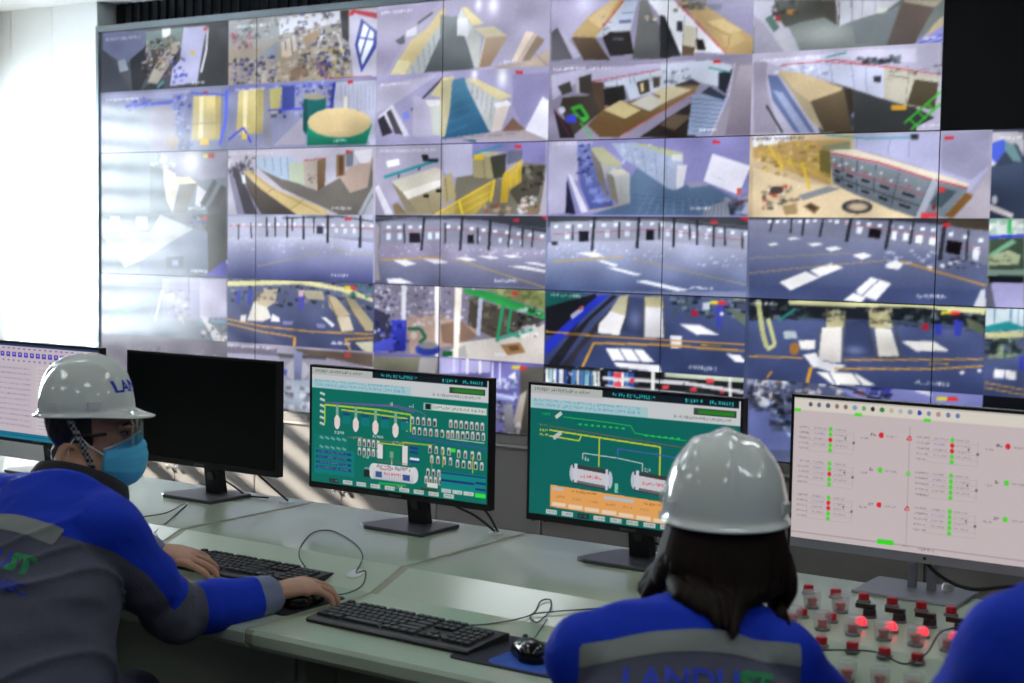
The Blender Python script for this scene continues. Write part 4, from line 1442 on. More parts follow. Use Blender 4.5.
S|32 21 324 377|60 1.5 4.5 76 20242c,3c424c,586068,8a98a4,4c6460
S|635 4 997 294|80 1.5 4.5 77 20242c,3c424c,586068,8a98a4,4c6460
G|5a6690-414d76|17,287 258,241 993,288 1006,1110 26,1220
P|cfcfa0|189,5 574,-1 999,9 998,88 736,34 428,63 195,59
P|b8bc88|44,25 69,424 91,412 66,14
P|b8bc88|69,428 90,610 111,590 90,408
P|c4c890|94,253 129,571 146,556 111,238
P|c4c890|133,543 96,604 106,646 142,585
P|2f8f84|151,282 227,120 220,96 144,258
P|b0bcc4|171,390 226,382 236,472 178,481
P|a87848|245,592 244,622 239,647 232,665 224,672 216,668 208,653 203,629 201,600 203,570 207,545 214,527 222,520 231,524 238,540 243,564
P|3c4460@60|441,247 535,205 565,636 435,643
H|481 575 42 52|8a94c4 60
G|a8a884-c0b890|359,122 439,113 431,302 358,318
S|353 97 441 288|16 2.0 4.0 78 6c6c58,c8c4a4,4c4c44
G|e8e4e0-d4d0d0|340,321 425,303 425,735 328,721
P|6a6a60|329,337 325,670 330,670 334,337
P|6a6a60|434,187 428,674 433,674 439,188
P|e8e8ee|262,666 316,626 351,802 308,810
P|dfe0e8|328,721 449,760 394,861 324,807
G|a8a480-b8b08c|533,101 616,92 635,286 541,299
S|527 75 627 264|16 2.0 4.0 79 6c6c58,c8c4a4,4c4c44
G|e0deda-d0ccc8|561,296 628,296 665,613 581,633
P|5a5c54|538,289 568,652 574,647 544,285
P|5a5c54|640,237 670,634 676,630 646,233
P|3c3e40|571,650 673,632 673,620 571,638
P|e8e6e4|239,493 313,476 311,591 251,601
P|e8e6e4|669,436 801,416 866,521 732,543
P|e8e6e4|321,862 484,844 575,975 396,999
P|5a648a|370,851 404,1007 409,999 375,842
P|5a648a|472,845 519,1000 523,990 476,835
P|d8a048|21,731 263,711 263,693 21,712
P|d8a048|435,706 997,599 997,582 435,688
P|d8a048|399,819 805,747 804,727 399,798
P|d8a048|805,747 998,677 998,658 804,727
P|d8a048|784,686 863,675 863,663 784,674
P|e0a040|290,1001 306,810 291,801 275,993
P|e0a040|108,984 130,896 123,883 101,970
P|3f48b0|803,214 833,210 829,346 808,337
P|4048a8|876,161 913,170 907,340 883,338
P|c0304a|754,220 778,217 779,289 754,293
P|6a7460|924,126 992,203 995,321 935,245
P|eceef4|927,755 926,763 924,769 921,774 918,777 914,776 911,772 909,766 908,758 908,751 910,744 913,739 917,737 921,737 924,741 926,747
P|eceef4|993,722 992,729 991,735 988,739 985,741 981,740 978,737 977,732 976,726 976,719 978,713 981,709 984,707 987,708 990,711 992,716
P|d8c840|826,67 865,62 865,99 826,104
P|e03840|865,62 902,58 902,100 866,105
T|731 865 886|43 80 eceef8
T|21 145 47|37 81 eceef8
@4 5 5c6484
S|24 -61 429 266|110 1.5 4.5 82 20242c,c8ccd8,8a90a8,3c4050,e4e6ec,a08478
G|8488c0-747ab0|418,46 1003,-60 1006,167 546,228
S|548 -9 643 137|26 2.0 4.0 83 3038b0,20243c,8a90c8
P|c8c8d8|728,-3 788,-1 808,58 748,28
P|303440|374,6 470,47 471,23 375,-18
P|303440|469,46 564,137 567,114 472,23
P|6a3c38|471,80 523,54 535,111
P|d8c840|820,59 863,50 863,90 821,99
P|e03840|863,50 903,41 904,87 863,96
P|6a74a8|28,391 113,279 215,349 220,840 33,891
P|9ab0d8|107,276 212,684 224,658 120,250
S|134 163 222 613|30 3.0 6.0 84 20242c,3a3f50,5c6478
S|25 124 114 391|30 3.0 6.0 85 c8ccd8,3c4050
@5 2 4a5266
P|b8b4c0|-9,32 117,42 118,185 32,152 -7,177
P|5068d0|-3,163 41,111 61,209 16,388 0,345
P|c4c4d8|-4,317 18,388 7,423 -4,401
P|6f9498|50,139 83,183 114,378 81,363 47,236
P|b4b8c0|83,127 118,144 120,323
G|525e78-3c465a|-4,429 121,378 129,992 1,994
P|c4bcc4|1,835 89,946 85,999 0,910
P|b8b8c8|28,793 27,812 25,828 22,839 17,843 13,839 9,828 6,812 5,793 6,773 8,757 12,746 16,742 20,746 24,757 27,773
T|21 105 87|33 72 ffffff
@5 3 8a9a84
P|ccd6d4|0,6 129,9 131,175 2,191
S|0 8 131 171|14 2.0 5.0 73 88b0a0,f0f4f0
P|40c070|68,10 70,169 85,169 83,10
P|4050d0|-1,225 132,203 131,170 -2,191
P|4c5c50|2,228 132,209 137,570 7,579
P|7ab08c|5,396 88,224 104,265 11,438
P|a8b494|6,424 75,350 122,404 115,507 7,528
S|10 404 100 499|10 1.0 2.5 74 5c6c5c
P|80988c|3,574 137,564 138,636 4,647
P|262c34|4,641 137,631 139,714 5,726
P|a8a4d0|5,720 138,709 140,820 6,833
P|a9a6d4|1,721 138,709 142,993 1,1009
P|6c6c80|1,721 14,719 35,999 1,1003
@5 4 5a6480
P|c4d4dc|-3,9 142,1 146,252 1,272
P|7090b0|89,7 93,245 100,244 97,6
P|8ab0c4|118,4 120,241 125,241 124,3
P|7090b0|29,14 33,254 38,253 35,13
P|2f9a9c|0,216 86,148 145,210 145,238 1,278
P|c9c89c|1,286 146,252 147,322 2,357
S|1 352 129 640|50 2.0 5.0 75 5c7c5c,3c4c48,a0b090,303838
G|5c6890-46527a|1,641 149,517 155,987 2,1003
P|e4e4e8|41,691 121,704 122,803 38,791
P|5a648a|80,697 78,799 82,800 83,698
P|d8a048|5,861 154,916 155,902 5,847
P|d8a048|5,918 155,972 155,958 6,904
P|4048b8|133,534 149,531 151,685 135,688
@5 5 1c2028
"""
def hx(c): return tuple(int(c[i:i+2], 16) for i in (0, 2, 4))
def xy(t): return [tuple(float(v)/10 for v in p.split(',')) for p in t.split()]
def wall_picture():
    cells = {}; c = None
    for ln in FEEDS.strip().split('\n'):
        if ln[0] == '@':
            q = ln[1:].split(); c = Cv(FW, FH, hx(q[2])); cells[(int(q[0]), int(q[1]))] = c; continue
        k, a, b = ln.split('|')
        if k == 'P': col = a.split('@'); c.P(xy(b), hx(col[0]), int(col[1])/100 if len(col) > 1 else 1.0)
        elif k == 'G': c1, c2 = a.split('-'); c.P(xy(b), hx(c1), 1.0, hx(c2))
        elif k == 'S': x0, y0, x1, y1 = [float(v)/10 for v in a.split()]; n, lo, hi, sd_, cols = b.split(); c.S(x0, y0, x1, y1, int(n), [hx(v) for v in cols.split(',')], (float(lo)*.7, float(hi)*.8), .62, int(sd_))
        elif k == 'T': x0, x1, y = [float(v)/10 for v in a.split()]; h_, sd_, col = b.split(); c.T(x0, x1, y+float(h_)/20, hx(col), float(h_)/10, int(sd_))
        elif k == 'H': x, y, rx, ry = [float(v)/10 for v in a.split()]; col, al = b.split(); c.G(x, y, rx, ry, hx(col), int(al)/100)
    def soft(im):
        p = np.pad(im, ((1, 1), (1, 1), (0, 0)), 'edge'); return im*.5+(p[:-2, 1:-1]+p[2:, 1:-1]+p[1:-1, :-2]+p[1:-1, 2:])*.125
    for r in range(2, 6):                       # the last column goes on past the traced edge with another camera's view
        k = int(cells[(5, r)].w*.36); cells[(5, r)].a[:, k:] = cells[((1, 3, 4, 2)[r-2], (2, 0, 1, 4)[r-2])].a[:, ::-1][:, k:]
    rows = []; rg = np.random.RandomState(3)
    for r in range(6):
        row = []
        for q in range(6):
            c = cells.get((q, r)) or Cv(FW, FH, (120, 120, 130)); c.N(.014, 4); im = soft(c.out())
            # slow light falloff and fine texture as a small camera records them
            n = rg.uniform(-1, 1, (5, 9)); X = np.linspace(0, 7.99, FW); Y = np.linspace(0, 3.99, FH); xi = X.astype(int); yi = Y.astype(int); fx = (X-xi)[None, :]; fy = (Y-yi)[:, None]; fx = fx*fx*(3-2*fx); fy = fy*fy*(3-2*fy)
            g = (n[np.ix_(yi, xi)]*(1-fx)+n[np.ix_(yi, xi+1)]*fx)*(1-fy)+(n[np.ix_(yi+1, xi)]*(1-fx)+n[np.ix_(yi+1, xi+1)]*fx)*fy
            im = im*(1+.09*g)[..., None]
            m = im.mean(2, keepdims=True); im = m+(im-m)*.82*np.array([1, 1, 1.12]); im = np.clip((im-.5)*1.22+.470, 0.02, 1)
            row.append(im)
        rows.append(np.concatenate(row, 1))
    return np.concatenate(rows, 0)
def lin(a): return np.where(a <= 0.04045, a/12.92, ((a+0.055)/1.055)**2.4)
def picture_mesh(name, pic, x0, x1, z0, z1, y, flip=False):
    """flat display surface in the xz plane facing -y whose vertices carry the displayed picture"""
    H, W = pic.shape[:2]
    xs = np.linspace(x0, x1, W); zs = np.linspace(z1, z0, H)
    X, Z = np.meshgrid(xs, zs); V = np.stack([X, np.full_like(X, y), Z], -1).reshape(-1, 3)
    i = np.arange(H*W).reshape(H, W)
    Q = np.stack([i[1:, :-1], i[1:, 1:], i[:-1, 1:], i[:-1, :-1]], -1).reshape(-1, 4)
    me = np_mesh(name, V, Q)
    at = me.color_attributes.new('picture', 'FLOAT_COLOR', 'POINT')
    C = np.ones((H*W, 4), dtype=np.float32); C[:, :3] = lin(pic.reshape(-1, 3)); at.data.foreach_set('color', C.ravel())
    return me
# ---- what the desk monitors display
TEAL = (8, 112, 98)
def header(c, h1=6.5, h2=18):
    c.R(0, 0, 100, h2, (206, 210, 212)); c.R(0, 0, 36, h1, (186, 190, 186)); c.T(2, 30, 3.2, (110, 114, 112), 2.6, 2); c.R(36, 0, 99, h1-1, (14, 24, 34)); c.T(41, 62, 2.8, (40, 190, 190), 3, 3); c.T(75, 82, 2.8, (40, 190, 190), 3, 4); c.T(86, 97, 2.8, (40, 190, 190), 3, 5)
    c.R(0, h1, 36, h1+4, (206, 206, 212)); c.R(0, h1+4, 58, h2, (170, 206, 212)); c.T(2, 54, h1+5, (110, 170, 190), 2.4, 6); c.T(2, 54, h1+8.5, (120, 160, 200), 2.4, 7)
    c.R(79, h1+1, 98, h1+6, (60, 70, 56)); c.R(81, h1+2, 97, h1+5, (40, 130, 40)); c.T(70, 96, h2-3, (130, 134, 134), 2.4, 8)
def mini_bank(c, x0, y0, n, pitch=3.0, seed=0):
    rg = np.random.RandomState(seed)
    for i in range(n):
        x = x0+i*pitch; c.R(x, y0, x+1.9, y0+5.6, (176, 184, 180)); c.R(x+.4, y0+1.6, x+1.3, y0+5, [(110, 70, 70), (80, 84, 90), (150, 110, 110), (30, 30, 34)][rg.randint(4)]); c.R(x+.2, y0-.8, x+1.6, y0+.6, (216, 216, 216))
def screen_process():
    c = Cv(340, 192, TEAL); header(c)
    for i in range(6): c.L([(5, 22+i*5.2), (8, 23.4+i*5.2)], 1.2, (196, 206, 200))
    c.L([(8, 30), (50, 27), (62, 30), (66, 32), (66, 48)], .5, (110, 90, 150)); c.L([(8, 48), (8, 32), (40, 32), (58, 33.5), (58, 48)], .8, (170, 206, 50)); c.L([(18, 35), (56, 37), (56, 48)], .7, (196, 200, 50)); c.L([(10, 30), (48, 28), (60, 31)], .5, (110, 90, 160))
    for i, x in enumerate((15.5, 26.5, 38, 49.5)):
        c.R(x-.8, 31+i*.6, x+.8, 40+i*.6, (130, 170, 150)); c.E(x, 46+i*.6, 1.7, 6.2, (236, 224, 222)); c.R(x-1.7, 42.5+i*.6, x+1.7, 49+i*.6, (236, 216, 212)); c.R(x+3.2, 40, x+8, 47, (12, 124, 122)); c.R(x+3.4, 37.6, x+7.6, 39.4, (30, 60, 140)); c.T(x-1.5, x+4, 55+(i % 2)*3, (190, 206, 200), 2.6, 30+i)
    c.T(46, 48, 26, (200, 200, 200), 3, 21); c.T(57, 59, 26, (200, 200, 200), 3, 22); c.R(65, 22.5, 99, 28, (150, 190, 184)); c.R(66, 23, 69, 27.5, (30, 34, 36)); c.R(70, 23, 98.5, 27.5, (214, 218, 214)); c.T(70.5, 98, 25.3, (130, 140, 136), 2.6, 23)
    mini_bank(c, 58, 35.5, 5, 3.1, 1); mini_bank(c, 59, 44, 7, 3.1, 2); mini_bank(c, 79, 35, 7, 2.8, 3); mini_bank(c, 80, 43.6, 3, 2.8, 4); mini_bank(c, 88, 43, 4, 2.8, 5); c.L([(78, 50), (98, 50.4)], .4, (190, 200, 200)); c.L([(56, 52), (99, 55)], .9, (50, 90, 150)); c.L([(22, 58), (58, 58), (72, 56)], .4, (130, 110, 80))
    for r in range(2):
        for i in range(5): c.L([(5+i*3.4, 60+r*8), (7.4+i*3.4, 61.4+r*8)], 1.2, (190, 204, 196))
    c.R(2, 58, 22, 70, (16, 124, 116), .5); c.R(2, 70, 26, 92, (10, 126, 124))
    for r in range(4): c.R(3, 72+r*4.6, 24, 74+r*4.6, (24, 50, 120)); c.T(4, 22, 73+r*4.6, (110, 150, 180), 1.5, 60+r)
    mini_bank(c, 28, 59, 5, 2.7, 6); mini_bank(c, 28, 66.5, 5, 2.7, 7); c.T(31, 34, 73.5, (200, 206, 200), 2.4, 40)
    c.L([(41, 62), (41, 60), (54, 60), (54, 57), (70, 57)], .6, (170, 200, 50)); c.R(39.4, 61, 42.4, 73, (226, 222, 222)); c.R(53.6, 60, 56.4, 76, (226, 220, 220)); c.R(46.5, 66, 48.6, 71, (226, 180, 170)); c.R(47.2, 70, 48, 77, (190, 190, 186)); c.L([(39, 75), (58, 75)], .4, (150, 110, 80)); c.R(44, 62, 52, 74, (20, 136, 90), .5)
    c.E(36.8, 84.5, 2.2, 6.6, (216, 216, 220)); c.E(60.2, 83.5, 2.4, 6.8, (216, 216, 220)); c.R(36.8, 77.6, 60, 91, (226, 226, 230), col2=(190, 192, 200)); c.S(39, 78.5, 58, 82, 46, [(190, 150, 150), (150, 150, 160)], (.6, 1.1), seed=5); c.T(43, 56, 85.2, (220, 50, 60), 2.4, 44); c.R(38.4, 84, 42, 89, (60, 90, 140)); c.R(54, 84, 58, 89, (60, 80, 140)); c.R(31.5, 84, 35, 90, (30, 40, 40)); c.T(32, 35, 82.5, (200, 200, 200), 2.2, 45); c.L([(40, 94), (56, 93)], 1, (40, 170, 70)); c.T(50, 53, 95, (190, 200, 196), 3, 46)
    for i in range(2): c.R(57.6, 60+i*3.6, 62.4, 62+i*3.6, (30, 60, 140))
    c.R(57.8, 69, 63, 71, (232, 236, 240)); c.R(57.8, 71, 63, 73, (30, 50, 140)); mini_bank(c, 68, 58, 4, 3.4, 8); mini_bank(c, 69, 66, 4, 3.4, 9); mini_bank(c, 83.5, 59, 4, 3.6, 10); mini_bank(c, 83, 67, 5, 3.2, 11); c.R(80, 57.6, 82.6, 60.6, (70, 226, 60)); c.L([(70, 64), (70, 76)], .4, (196, 190, 60)); c.L([(76, 60), (76, 74)], .5, (196, 190, 60)); c.L([(92, 62), (92, 76)], .4, (190, 200, 60)); mini_bank(c, 67, 77, 3, 3, 12); mini_bank(c, 66, 83.5, 4, 2.6, 13); c.R(67.5, 88, 73.4, 92, (216, 222, 216)); c.R(64, 93, 73, 95, (60, 70, 50))
    c.R(75, 77, 99, 93, (16, 136, 130)); c.R(75, 77.5, 99, 79, (24, 56, 130)); c.R(75, 83.5, 93, 85.4, (24, 50, 120)); c.R(93.5, 82.5, 99, 84.4, (24, 50, 120)); c.R(93.5, 87.5, 99, 89.4, (24, 50, 120))
    for i in range(3): c.R(75.4+i*6, 91.4, 80.6+i*6, 94.6, (206, 216, 210)); c.T(76+i*6, 80+i*6, 93, (130, 140, 140), 1.8, 47+i)
    c.R(93.4, 91.6, 99, 95, (60, 230, 70))
    for i in range(9): c.R(11+i*8.2, 95.2, 16.6+i*8.2, 98.8, (40, 46, 50) if i == 0 else (196, 206, 202)); c.T(11.6+i*8.2, 16+i*8.2, 97, (110, 120, 120), 1.8, 50+i)
    return c.out()
def screen_tanks():
    c = Cv(340, 192, (8, 104, 96)); header(c)
    c.T(6, 10, 22, (40, 190, 80), 2.4, 1); c.L([(13, 24), (16, 20)], 1.6, (206, 210, 206)); c.L([(17, 23), (40, 24), (50, 25), (52, 30), (60, 31), (76, 32)], .45, (40, 180, 80))
    for i in range(8): c.P([(24+i*3, 27.4), (26+i*3, 26.4), (26+i*3, 28.4)], (40, 200, 90))
    for i in range(6): c.P([(56+i*3, 31), (58+i*3, 30), (58+i*3, 32)], (40, 200, 90))
    c.T(5, 9, 30.6, (130, 120, 70), 2, 3); c.L([(10, 31), (84, 38)], .4, (110, 96, 90)); c.T(5, 9, 34.6, (206, 206, 60), 2.2, 4); c.T(5, 9, 38, (206, 206, 60), 2.2, 5); c.L([(10, 34), (34, 36), (64, 38.4), (64, 66)], .7, (196, 206, 50)); c.L([(35, 36), (35, 58)], .7, (196, 206, 50)); c.L([(10, 38.5), (25, 40), (26, 36)], .6, (196, 206, 50)); c.L([(12, 40), (16, 35)], 1.8, (196, 196, 196)); c.L([(27, 54), (27, 49), (44, 50), (56, 52), (56, 58)], .4, (200, 206, 210)); c.L([(44, 50), (44, 43), (60, 44), (82, 46)], .4, (80, 90, 190)); c.T(28, 30, 53, (200, 200, 200), 3, 6); c.T(57, 60, 56.5, (200, 200, 200), 3, 7)
    for x in (22, 52): c.E(x, 65, 1.4, 6.5, (190, 196, 210)); c.E(x+18.4, 67, 1.4, 6.5, (190, 196, 210)); c.P([(x, 58), (x+18, 60), (x+18, 75), (x, 73)], (64, 60, 64)); c.P([(x, 61), (x+18, 63), (x+18, 73), (x, 71)], (206, 206, 212)); c.P([(x, 70), (x+18, 72), (x+18, 74), (x, 72)], (110, 108, 112)); c.T(x+4, x+14, 66.6, (226, 80, 90), 2.6, int(x)); c.R(x+1, 57.6, x+2.4, 72, (206, 210, 224)); c.R(x+16.4, 59.4, x+17.6, 75, (206, 210, 224))
    c.R(43, 69, 44.6, 76, (130, 206, 170)); c.L([(44, 74), (48, 80), (70, 80)], .5, (60, 110, 150))
    c.P([(11, 76), (96, 80), (96, 96), (11, 93)], (236, 168, 96)); c.R(12, 77.6, 17.6, 79.6, (190, 196, 200)); c.T(22, 34, 79, (150, 100, 50), 2, 8); c.R(38, 79.4, 52, 82, (190, 196, 200)); c.T(57, 68, 81.4, (150, 100, 50), 2, 9)
    for i in range(8): c.R(12+i*8.3, 89+i*.4, 19+i*8.3, 92+i*.4, (240, 214, 186)); c.T(14+i*8.3, 18+i*8.3, 84.6+i*.3, (170, 120, 70), 1.8, 60+i)
    for i in range(10): c.R(9+i*8, 95.2, 14.6+i*8, 98.8, (20, 30, 34) if i == 2 else (196, 206, 202)); c.T(9.6+i*8, 14+i*8, 97, (110, 120, 120), 1.8, 70+i)
    return c.out()
def screen_list():
    c = Cv(340, 192, (206, 192, 194)); c.R(0, 0, 100, 9, (226, 218, 206)); c.R(0, 0, 100, 1.4, (190, 186, 180))
    ic = [(90, 90, 130), (110, 110, 140), (90, 100, 130), (150, 120, 110), (140, 110, 110), (130, 170, 190), (110, 180, 110), (40, 50, 60), (60, 140, 60), (190, 190, 150), (180, 190, 190), (150, 160, 170), (60, 70, 180), (130, 140, 170), (190, 150, 140), (110, 130, 170), (100, 130, 180)]
    for i, k in enumerate(ic): c.E(7+i*3.8, 4.6, .9, 1.7, k)
    for x in (1.5, 27.5, 56): c.R(x-1.4, 8.2, x+1.4, 10.4, (90, 226, 60))
    c.R(0, 95.4, 100, 96, (170, 156, 160)); c.L([(49, 14), (49, 94)], .3, (176, 162, 168)); c.R(37, 93.4, 44, 97, (60, 226, 40)); c.T(48, 50, 96, (120, 110, 120), 1.6, 3); c.T(54, 60, 97, (120, 110, 120), 1.6, 4)
    G, Rr = (90, 220, 60), (226, 40, 50)
    pat = [[(G, G, Rr, G, G), (G, Rr, Rr, G, G)], [(G, G, Rr, G, G), (G, G, G, G, G)], [(G, Rr, Rr, G, G), (G, G, G, G, G)]]
    for b in range(3):
        for s in range(2):
            x0 = 2+s*50; y0 = 21+b*24
            for i in range(5):
                c.T(x0, x0+5, y0+i*3.7, (140, 130, 140), 1.5, b*20+s*10+i)
                if i < 4: c.T(x0+7, x0+12, y0+i*3.7, (150, 140, 190) if i == 1 else (150, 142, 150), 1.4, i+b); c.T(x0+16, x0+21, y0+i*3.7, (150, 140, 146), 1.3, i+7)
                c.E(x0+14, y0+i*3.7, .9, 1.7, pat[b][s][i]); c.L([(x0+4, y0+i*3.7+1.6), (x0+24, y0+i*3.7+1.6)], .14, (180, 168, 172))
            c.L([(x0+24, y0), (x0+24, y0+15)], .2, (170, 160, 164)); c.T(x0+27, x0+30, y0+4, (140, 130, 140), 1.6, b+3); c.T(x0+31, x0+33, y0+1, (110, 100, 110), 2.2, b+5); col = (Rr, G, Rr)[b] if s == 0 else (Rr, G, G)[b]
            c.E(x0+35.5, y0+1, 1.0, 1.9, col); c.T(x0+37.5, x0+42, y0+1.4, (150, 136, 146), 1.4, b+9)
            if s == 0: c.L([(x0+46, y0+2.6), (x0+47, y0-.4), (x0+48, y0+2.6), (x0+46, y0+2.6)], .4, col)
            c.E(x0+20.5, y0+5.4, .5, 1, (110, 104, 120)); c.E(x0+24, y0+8, .5, 1, (110, 104, 120))
    im = c.out(); n = im.shape[1]; k = (np.arange(n)/.87).astype(int); o = im[:, np.minimum(k, n-1)].copy()
    o[:, k >= n-1] = im[:, n//2-int(.13*n)+1:n//2+1][:, :int((k >= n-1).sum())] if (k >= n-1).sum() <= int(.13*n) else im[:, 2:3]
    return o
def screen_table():
    c = Cv(300, 170, (206, 194, 202)); c.R(0, 0, 100, 3, (40, 60, 100)); c.R(0, 93, 100, 100, (30, 120, 150)); c.R(0, 95.6, 100, 96.6, (20, 90, 120)); c.R(0, 3, 100, 17, (206, 192, 200))
    for i in range(16): c.R(4+i*5, 9, 7.4+i*5, 14, (70, 54, 190)); c.R(5+i*5, 10.4, 6.4+i*5, 12, (190, 180, 220))
    for i in range(20): c.R(3+i*4.4, 4.6, 5+i*4.4, 5.8, (110, 84, 190)); c.R(3+i*4.4, 17, 4.6+i*4.4, 18.4, (120, 96, 190))
    c.R(0, 20, 46, 92, (204, 192, 200)); c.R(49, 22, 99, 90, (212, 202, 208))
    for r in range(17): c.L([(50, 26+r*3.8), (98, 26+r*3.8)], .16, (130, 116, 136))
    for x in (50, 58, 66, 76, 84, 91, 98): c.L([(x, 24), (x, 76)], .16, (130, 116, 136))
    c.L([(50, 64), (98, 64)], .5, (110, 80, 180)); c.L([(50, 74), (98, 74)], .4, (130, 110, 180)); c.R(67, 43, 71, 50, (60, 80, 190))
    for r in range(12): c.T(4, 44, 26+r*5.4, (150, 130, 180), 2, r)
    return c.out()
# ------------------------------------------------------------------ the room
XL, XR, YB, HC = -1.0, 9.4, -8.0, 2.88
PW, PH = 1.2096, 0.6804
WT = 2.706                                   # top of the video wall, bottom = 0.665
WB = WT-3*PH
tag(obj('floor', bx(XL-.2, XR+.2, YB-.2, .6, -.1, 0), M['floor']), kind='structure')
tag(obj('ceiling', bx(XL-.2, XR+.2, YB-.2, .6, HC, HC+.1), M['ceil']), kind='structure')
# front wall beside the display: three tall white panels with open joints on a dark backing
wf = tag(obj('wall_front', bx(XL-.2, -.024, .012, .14, 0, HC), M['white_wall']), kind='structure')
for a, b in ((XL, -.785), (-.781, -.412), (-.408, -.024)):
    obj('wall_panel', bx(a, b, 0, .012, 0, HC), M['white_wall'], wf, bev=.0015, seg=1)
tr = tag(obj('trim_1', bx(XL-.2, XR+.2, .139, .17, 0, HC), M['dark_recess']), kind='structure')
bm = bmesh.new()
for i in range(90): box(bm, .02+i*.07, .05+i*.07, .125, .141, WT-.1, HC)
tag(obj('ribs', bm, M['dark_recess'], tr), kind='stuff')
tag(obj('wall_right', bx(XR, XR+.2, YB-.2, .6, 0, HC), M['room_wall']), kind='structure')
tag(obj('wall_back', bx(XL-.2, XR+.2, YB-.2, YB, 0, HC), M['room_wall']), kind='structure')
# left wall with the sunny louvred window
WY0, WY1, WZ0, WZ1 = -1.95, -.10, .80, 2.46
bm = bmesh.new()
box(bm, XL-.2, XL, YB, WY0, 0, HC); box(bm, XL-.2, XL, WY1, .012, 0, HC); box(bm, XL-.2, XL, WY0, WY1, 0, WZ0); box(bm, XL-.2, XL, WY0, WY1, WZ1, HC)
tag(obj('wall_left', bm, M['room_wall']), kind='structure')
bm = bmesh.new()
for a, b, c, d in ((WY0, WY0+.05, WZ0, WZ1), (WY1-.05, WY1, WZ0, WZ1), (WY0+.05, WY1-.05, WZ0, WZ0+.05), (WY0+.05, WY1-.05, WZ1-.05, WZ1)): box(bm, XL-.17, XL-.12, a, b, c, d)
wn = tag(obj('window_1', bm, M['grommet']), kind='structure')
obj('pane', bx(XL-.150, XL-.145, WY0+.05, WY1-.05, WZ0+.05, WZ1-.05), M['pane'], wn)
M['slat'] = mat('white louvre slat', (216, 216, 210), .5)
sl0 = None
for i in range(10):
    z = WZ0+.09+i*.16
    if z > WZ1-.06: break
    if sl0 is None: sl0 = obj('slat', bx(-.042, .042, WY0+.05, WY1-.05, -.004, .004), M['slat'], wn); sl0.location = (XL-.05, 0, z); sl0.rotation_euler.y = -math.radians(27)
    else: c = sl0.copy(); COL.objects.link(c); c.location.z = z
tag(obj('baseboard_left', bx(XL, XL+.012, YB, 0, 0, .09), M['frame_grey']), kind='structure')
# ceiling light panels
M['led'] = mat('led diffuser', (250, 252, 255), .5, emit=(244, 250, 255), estr=CEIL_LIGHT)
k = 0
ords = ['first', 'second', 'third', 'fourth']
for ix, x in enumerate((.9, 3.3, 5.7, 8.1)):
    for iy, y in enumerate((-6.9, -5.1, -3.3, -1.5)):
        t = empty('ceiling_light', (x, y, HC))
        tag(t, 'square white ceiling light panel, %s from the video wall, %s row from the window' % (ords[3-iy], ords[ix]), 'ceiling light', 'ceiling light panels')
        obj('diffuser', bx(-.27, .27, -.27, .27, -.014, -.001), M['led'], t)
        bm = bmesh.new()
        for a, b, c, d in ((-.3, .3, -.3, -.27), (-.3, .3, .27, .3), (-.3, -.27, -.27, .27), (.27, .3, -.27, .27)): box(bm, a, b, c, d, -.018, -.001)
        obj('frame', bm, M['grommet'], t)

# ------------------------------------------------------------------ the video wall
vw = tag(empty('video_wall', (0, 0, WB)), 'wall-sized video display of tiled panels showing many camera feeds', 'video wall')
PIC = wall_picture(); PWC = PIC.shape[1]/5; CHT = PIC.shape[0]//3
for r in range(3):
    for c in range(5):
        x0, x1 = c*PW, (c+1)*PW; z1 = 3*PH-r*PH; z0 = z1-PH; g = .0022
        body = obj('display_panel', bx(x0+.0004, x1-.0004, .002, .09, z0+.0004, z1-.0004), M['bezel'], vw)
        off = (c == 4 and r == 0)
        if off:
            obj('screen', bx(x0+g, x1-g, -.0005, .002, z0+g, z1-g), M['panel_off'], body); body['label'] = 'switched off black display panel'
        else:
            sub = PIC[r*CHT:(r+1)*CHT, int(round(c*PWC)):int(round((c+1)*PWC))]
            link('screen', picture_mesh('screen', sub, x0+g, x1-g, z0+g, z1-g, 0.0), M['wall_screen'], body)
obj('top_frame', bx(-.022, 5*PW+.02, -.012, .09, 3*PH+.001, 3*PH+.034), M['frame_grey'], vw, bev=.002, seg=1)
obj('side_frame', bx(-.022, -.001, -.012, .09, 0, 3*PH+.001), M['frame_grey'], vw, bev=.002, seg=1)
obj('side_frame', bx(5*PW+.001, 5*PW+.02, -.012, .09, 0, 3*PH+.001), M['frame_grey'], vw, bev=.002, seg=1)
# cabinets that carry the display, one per column of panels
for c in range(5):
    x0 = c*PW
    t = tag(empty('display_cabinet', (x0, 0, 0)), 'grey two-door cabinet below the video wall, %s from the white wall' % ['first', 'second', 'third', 'fourth', 'fifth'][c], 'cabinet', 'cabinets below the video wall')
    obj('body', bx(.003, PW-.003, .02, .12, 0, WB-.004), M['cab'], t)
    obj('top_rail', bx(.003, PW-.003, -.004, .02, .618, WB-.004), M['cab'], t, bev=.002, seg=1)
    obj('rail_edge', bx(.003, PW-.003, -.012, .02, .604, .616), M['cab_rail'], t, bev=.002, seg=1)
    obj('plinth', bx(.003, PW-.003, .004, .02, .002, .07), M['bezel'], t)
    for s in (0, 1):
        d = obj('door', bx(.004+s*PW/2, PW/2-.003+s*(PW/2-.001), 0, .02, .076, .600), M['cab'], t, bev=.002, seg=1)
        bm = bmesh.new(); lathe(bm, [(.004, 0), (.004, .010), (.012, .014), (.014, .022), (.009, .028)], 14, mtx=Matrix.Translation((PW/2+(-.032 if s == 0 else .032), 0, .287)) @ Matrix.Rotation(PI/2, 4, 'X'))
        obj('knob', bm, M['chrome'], d, smooth=True)

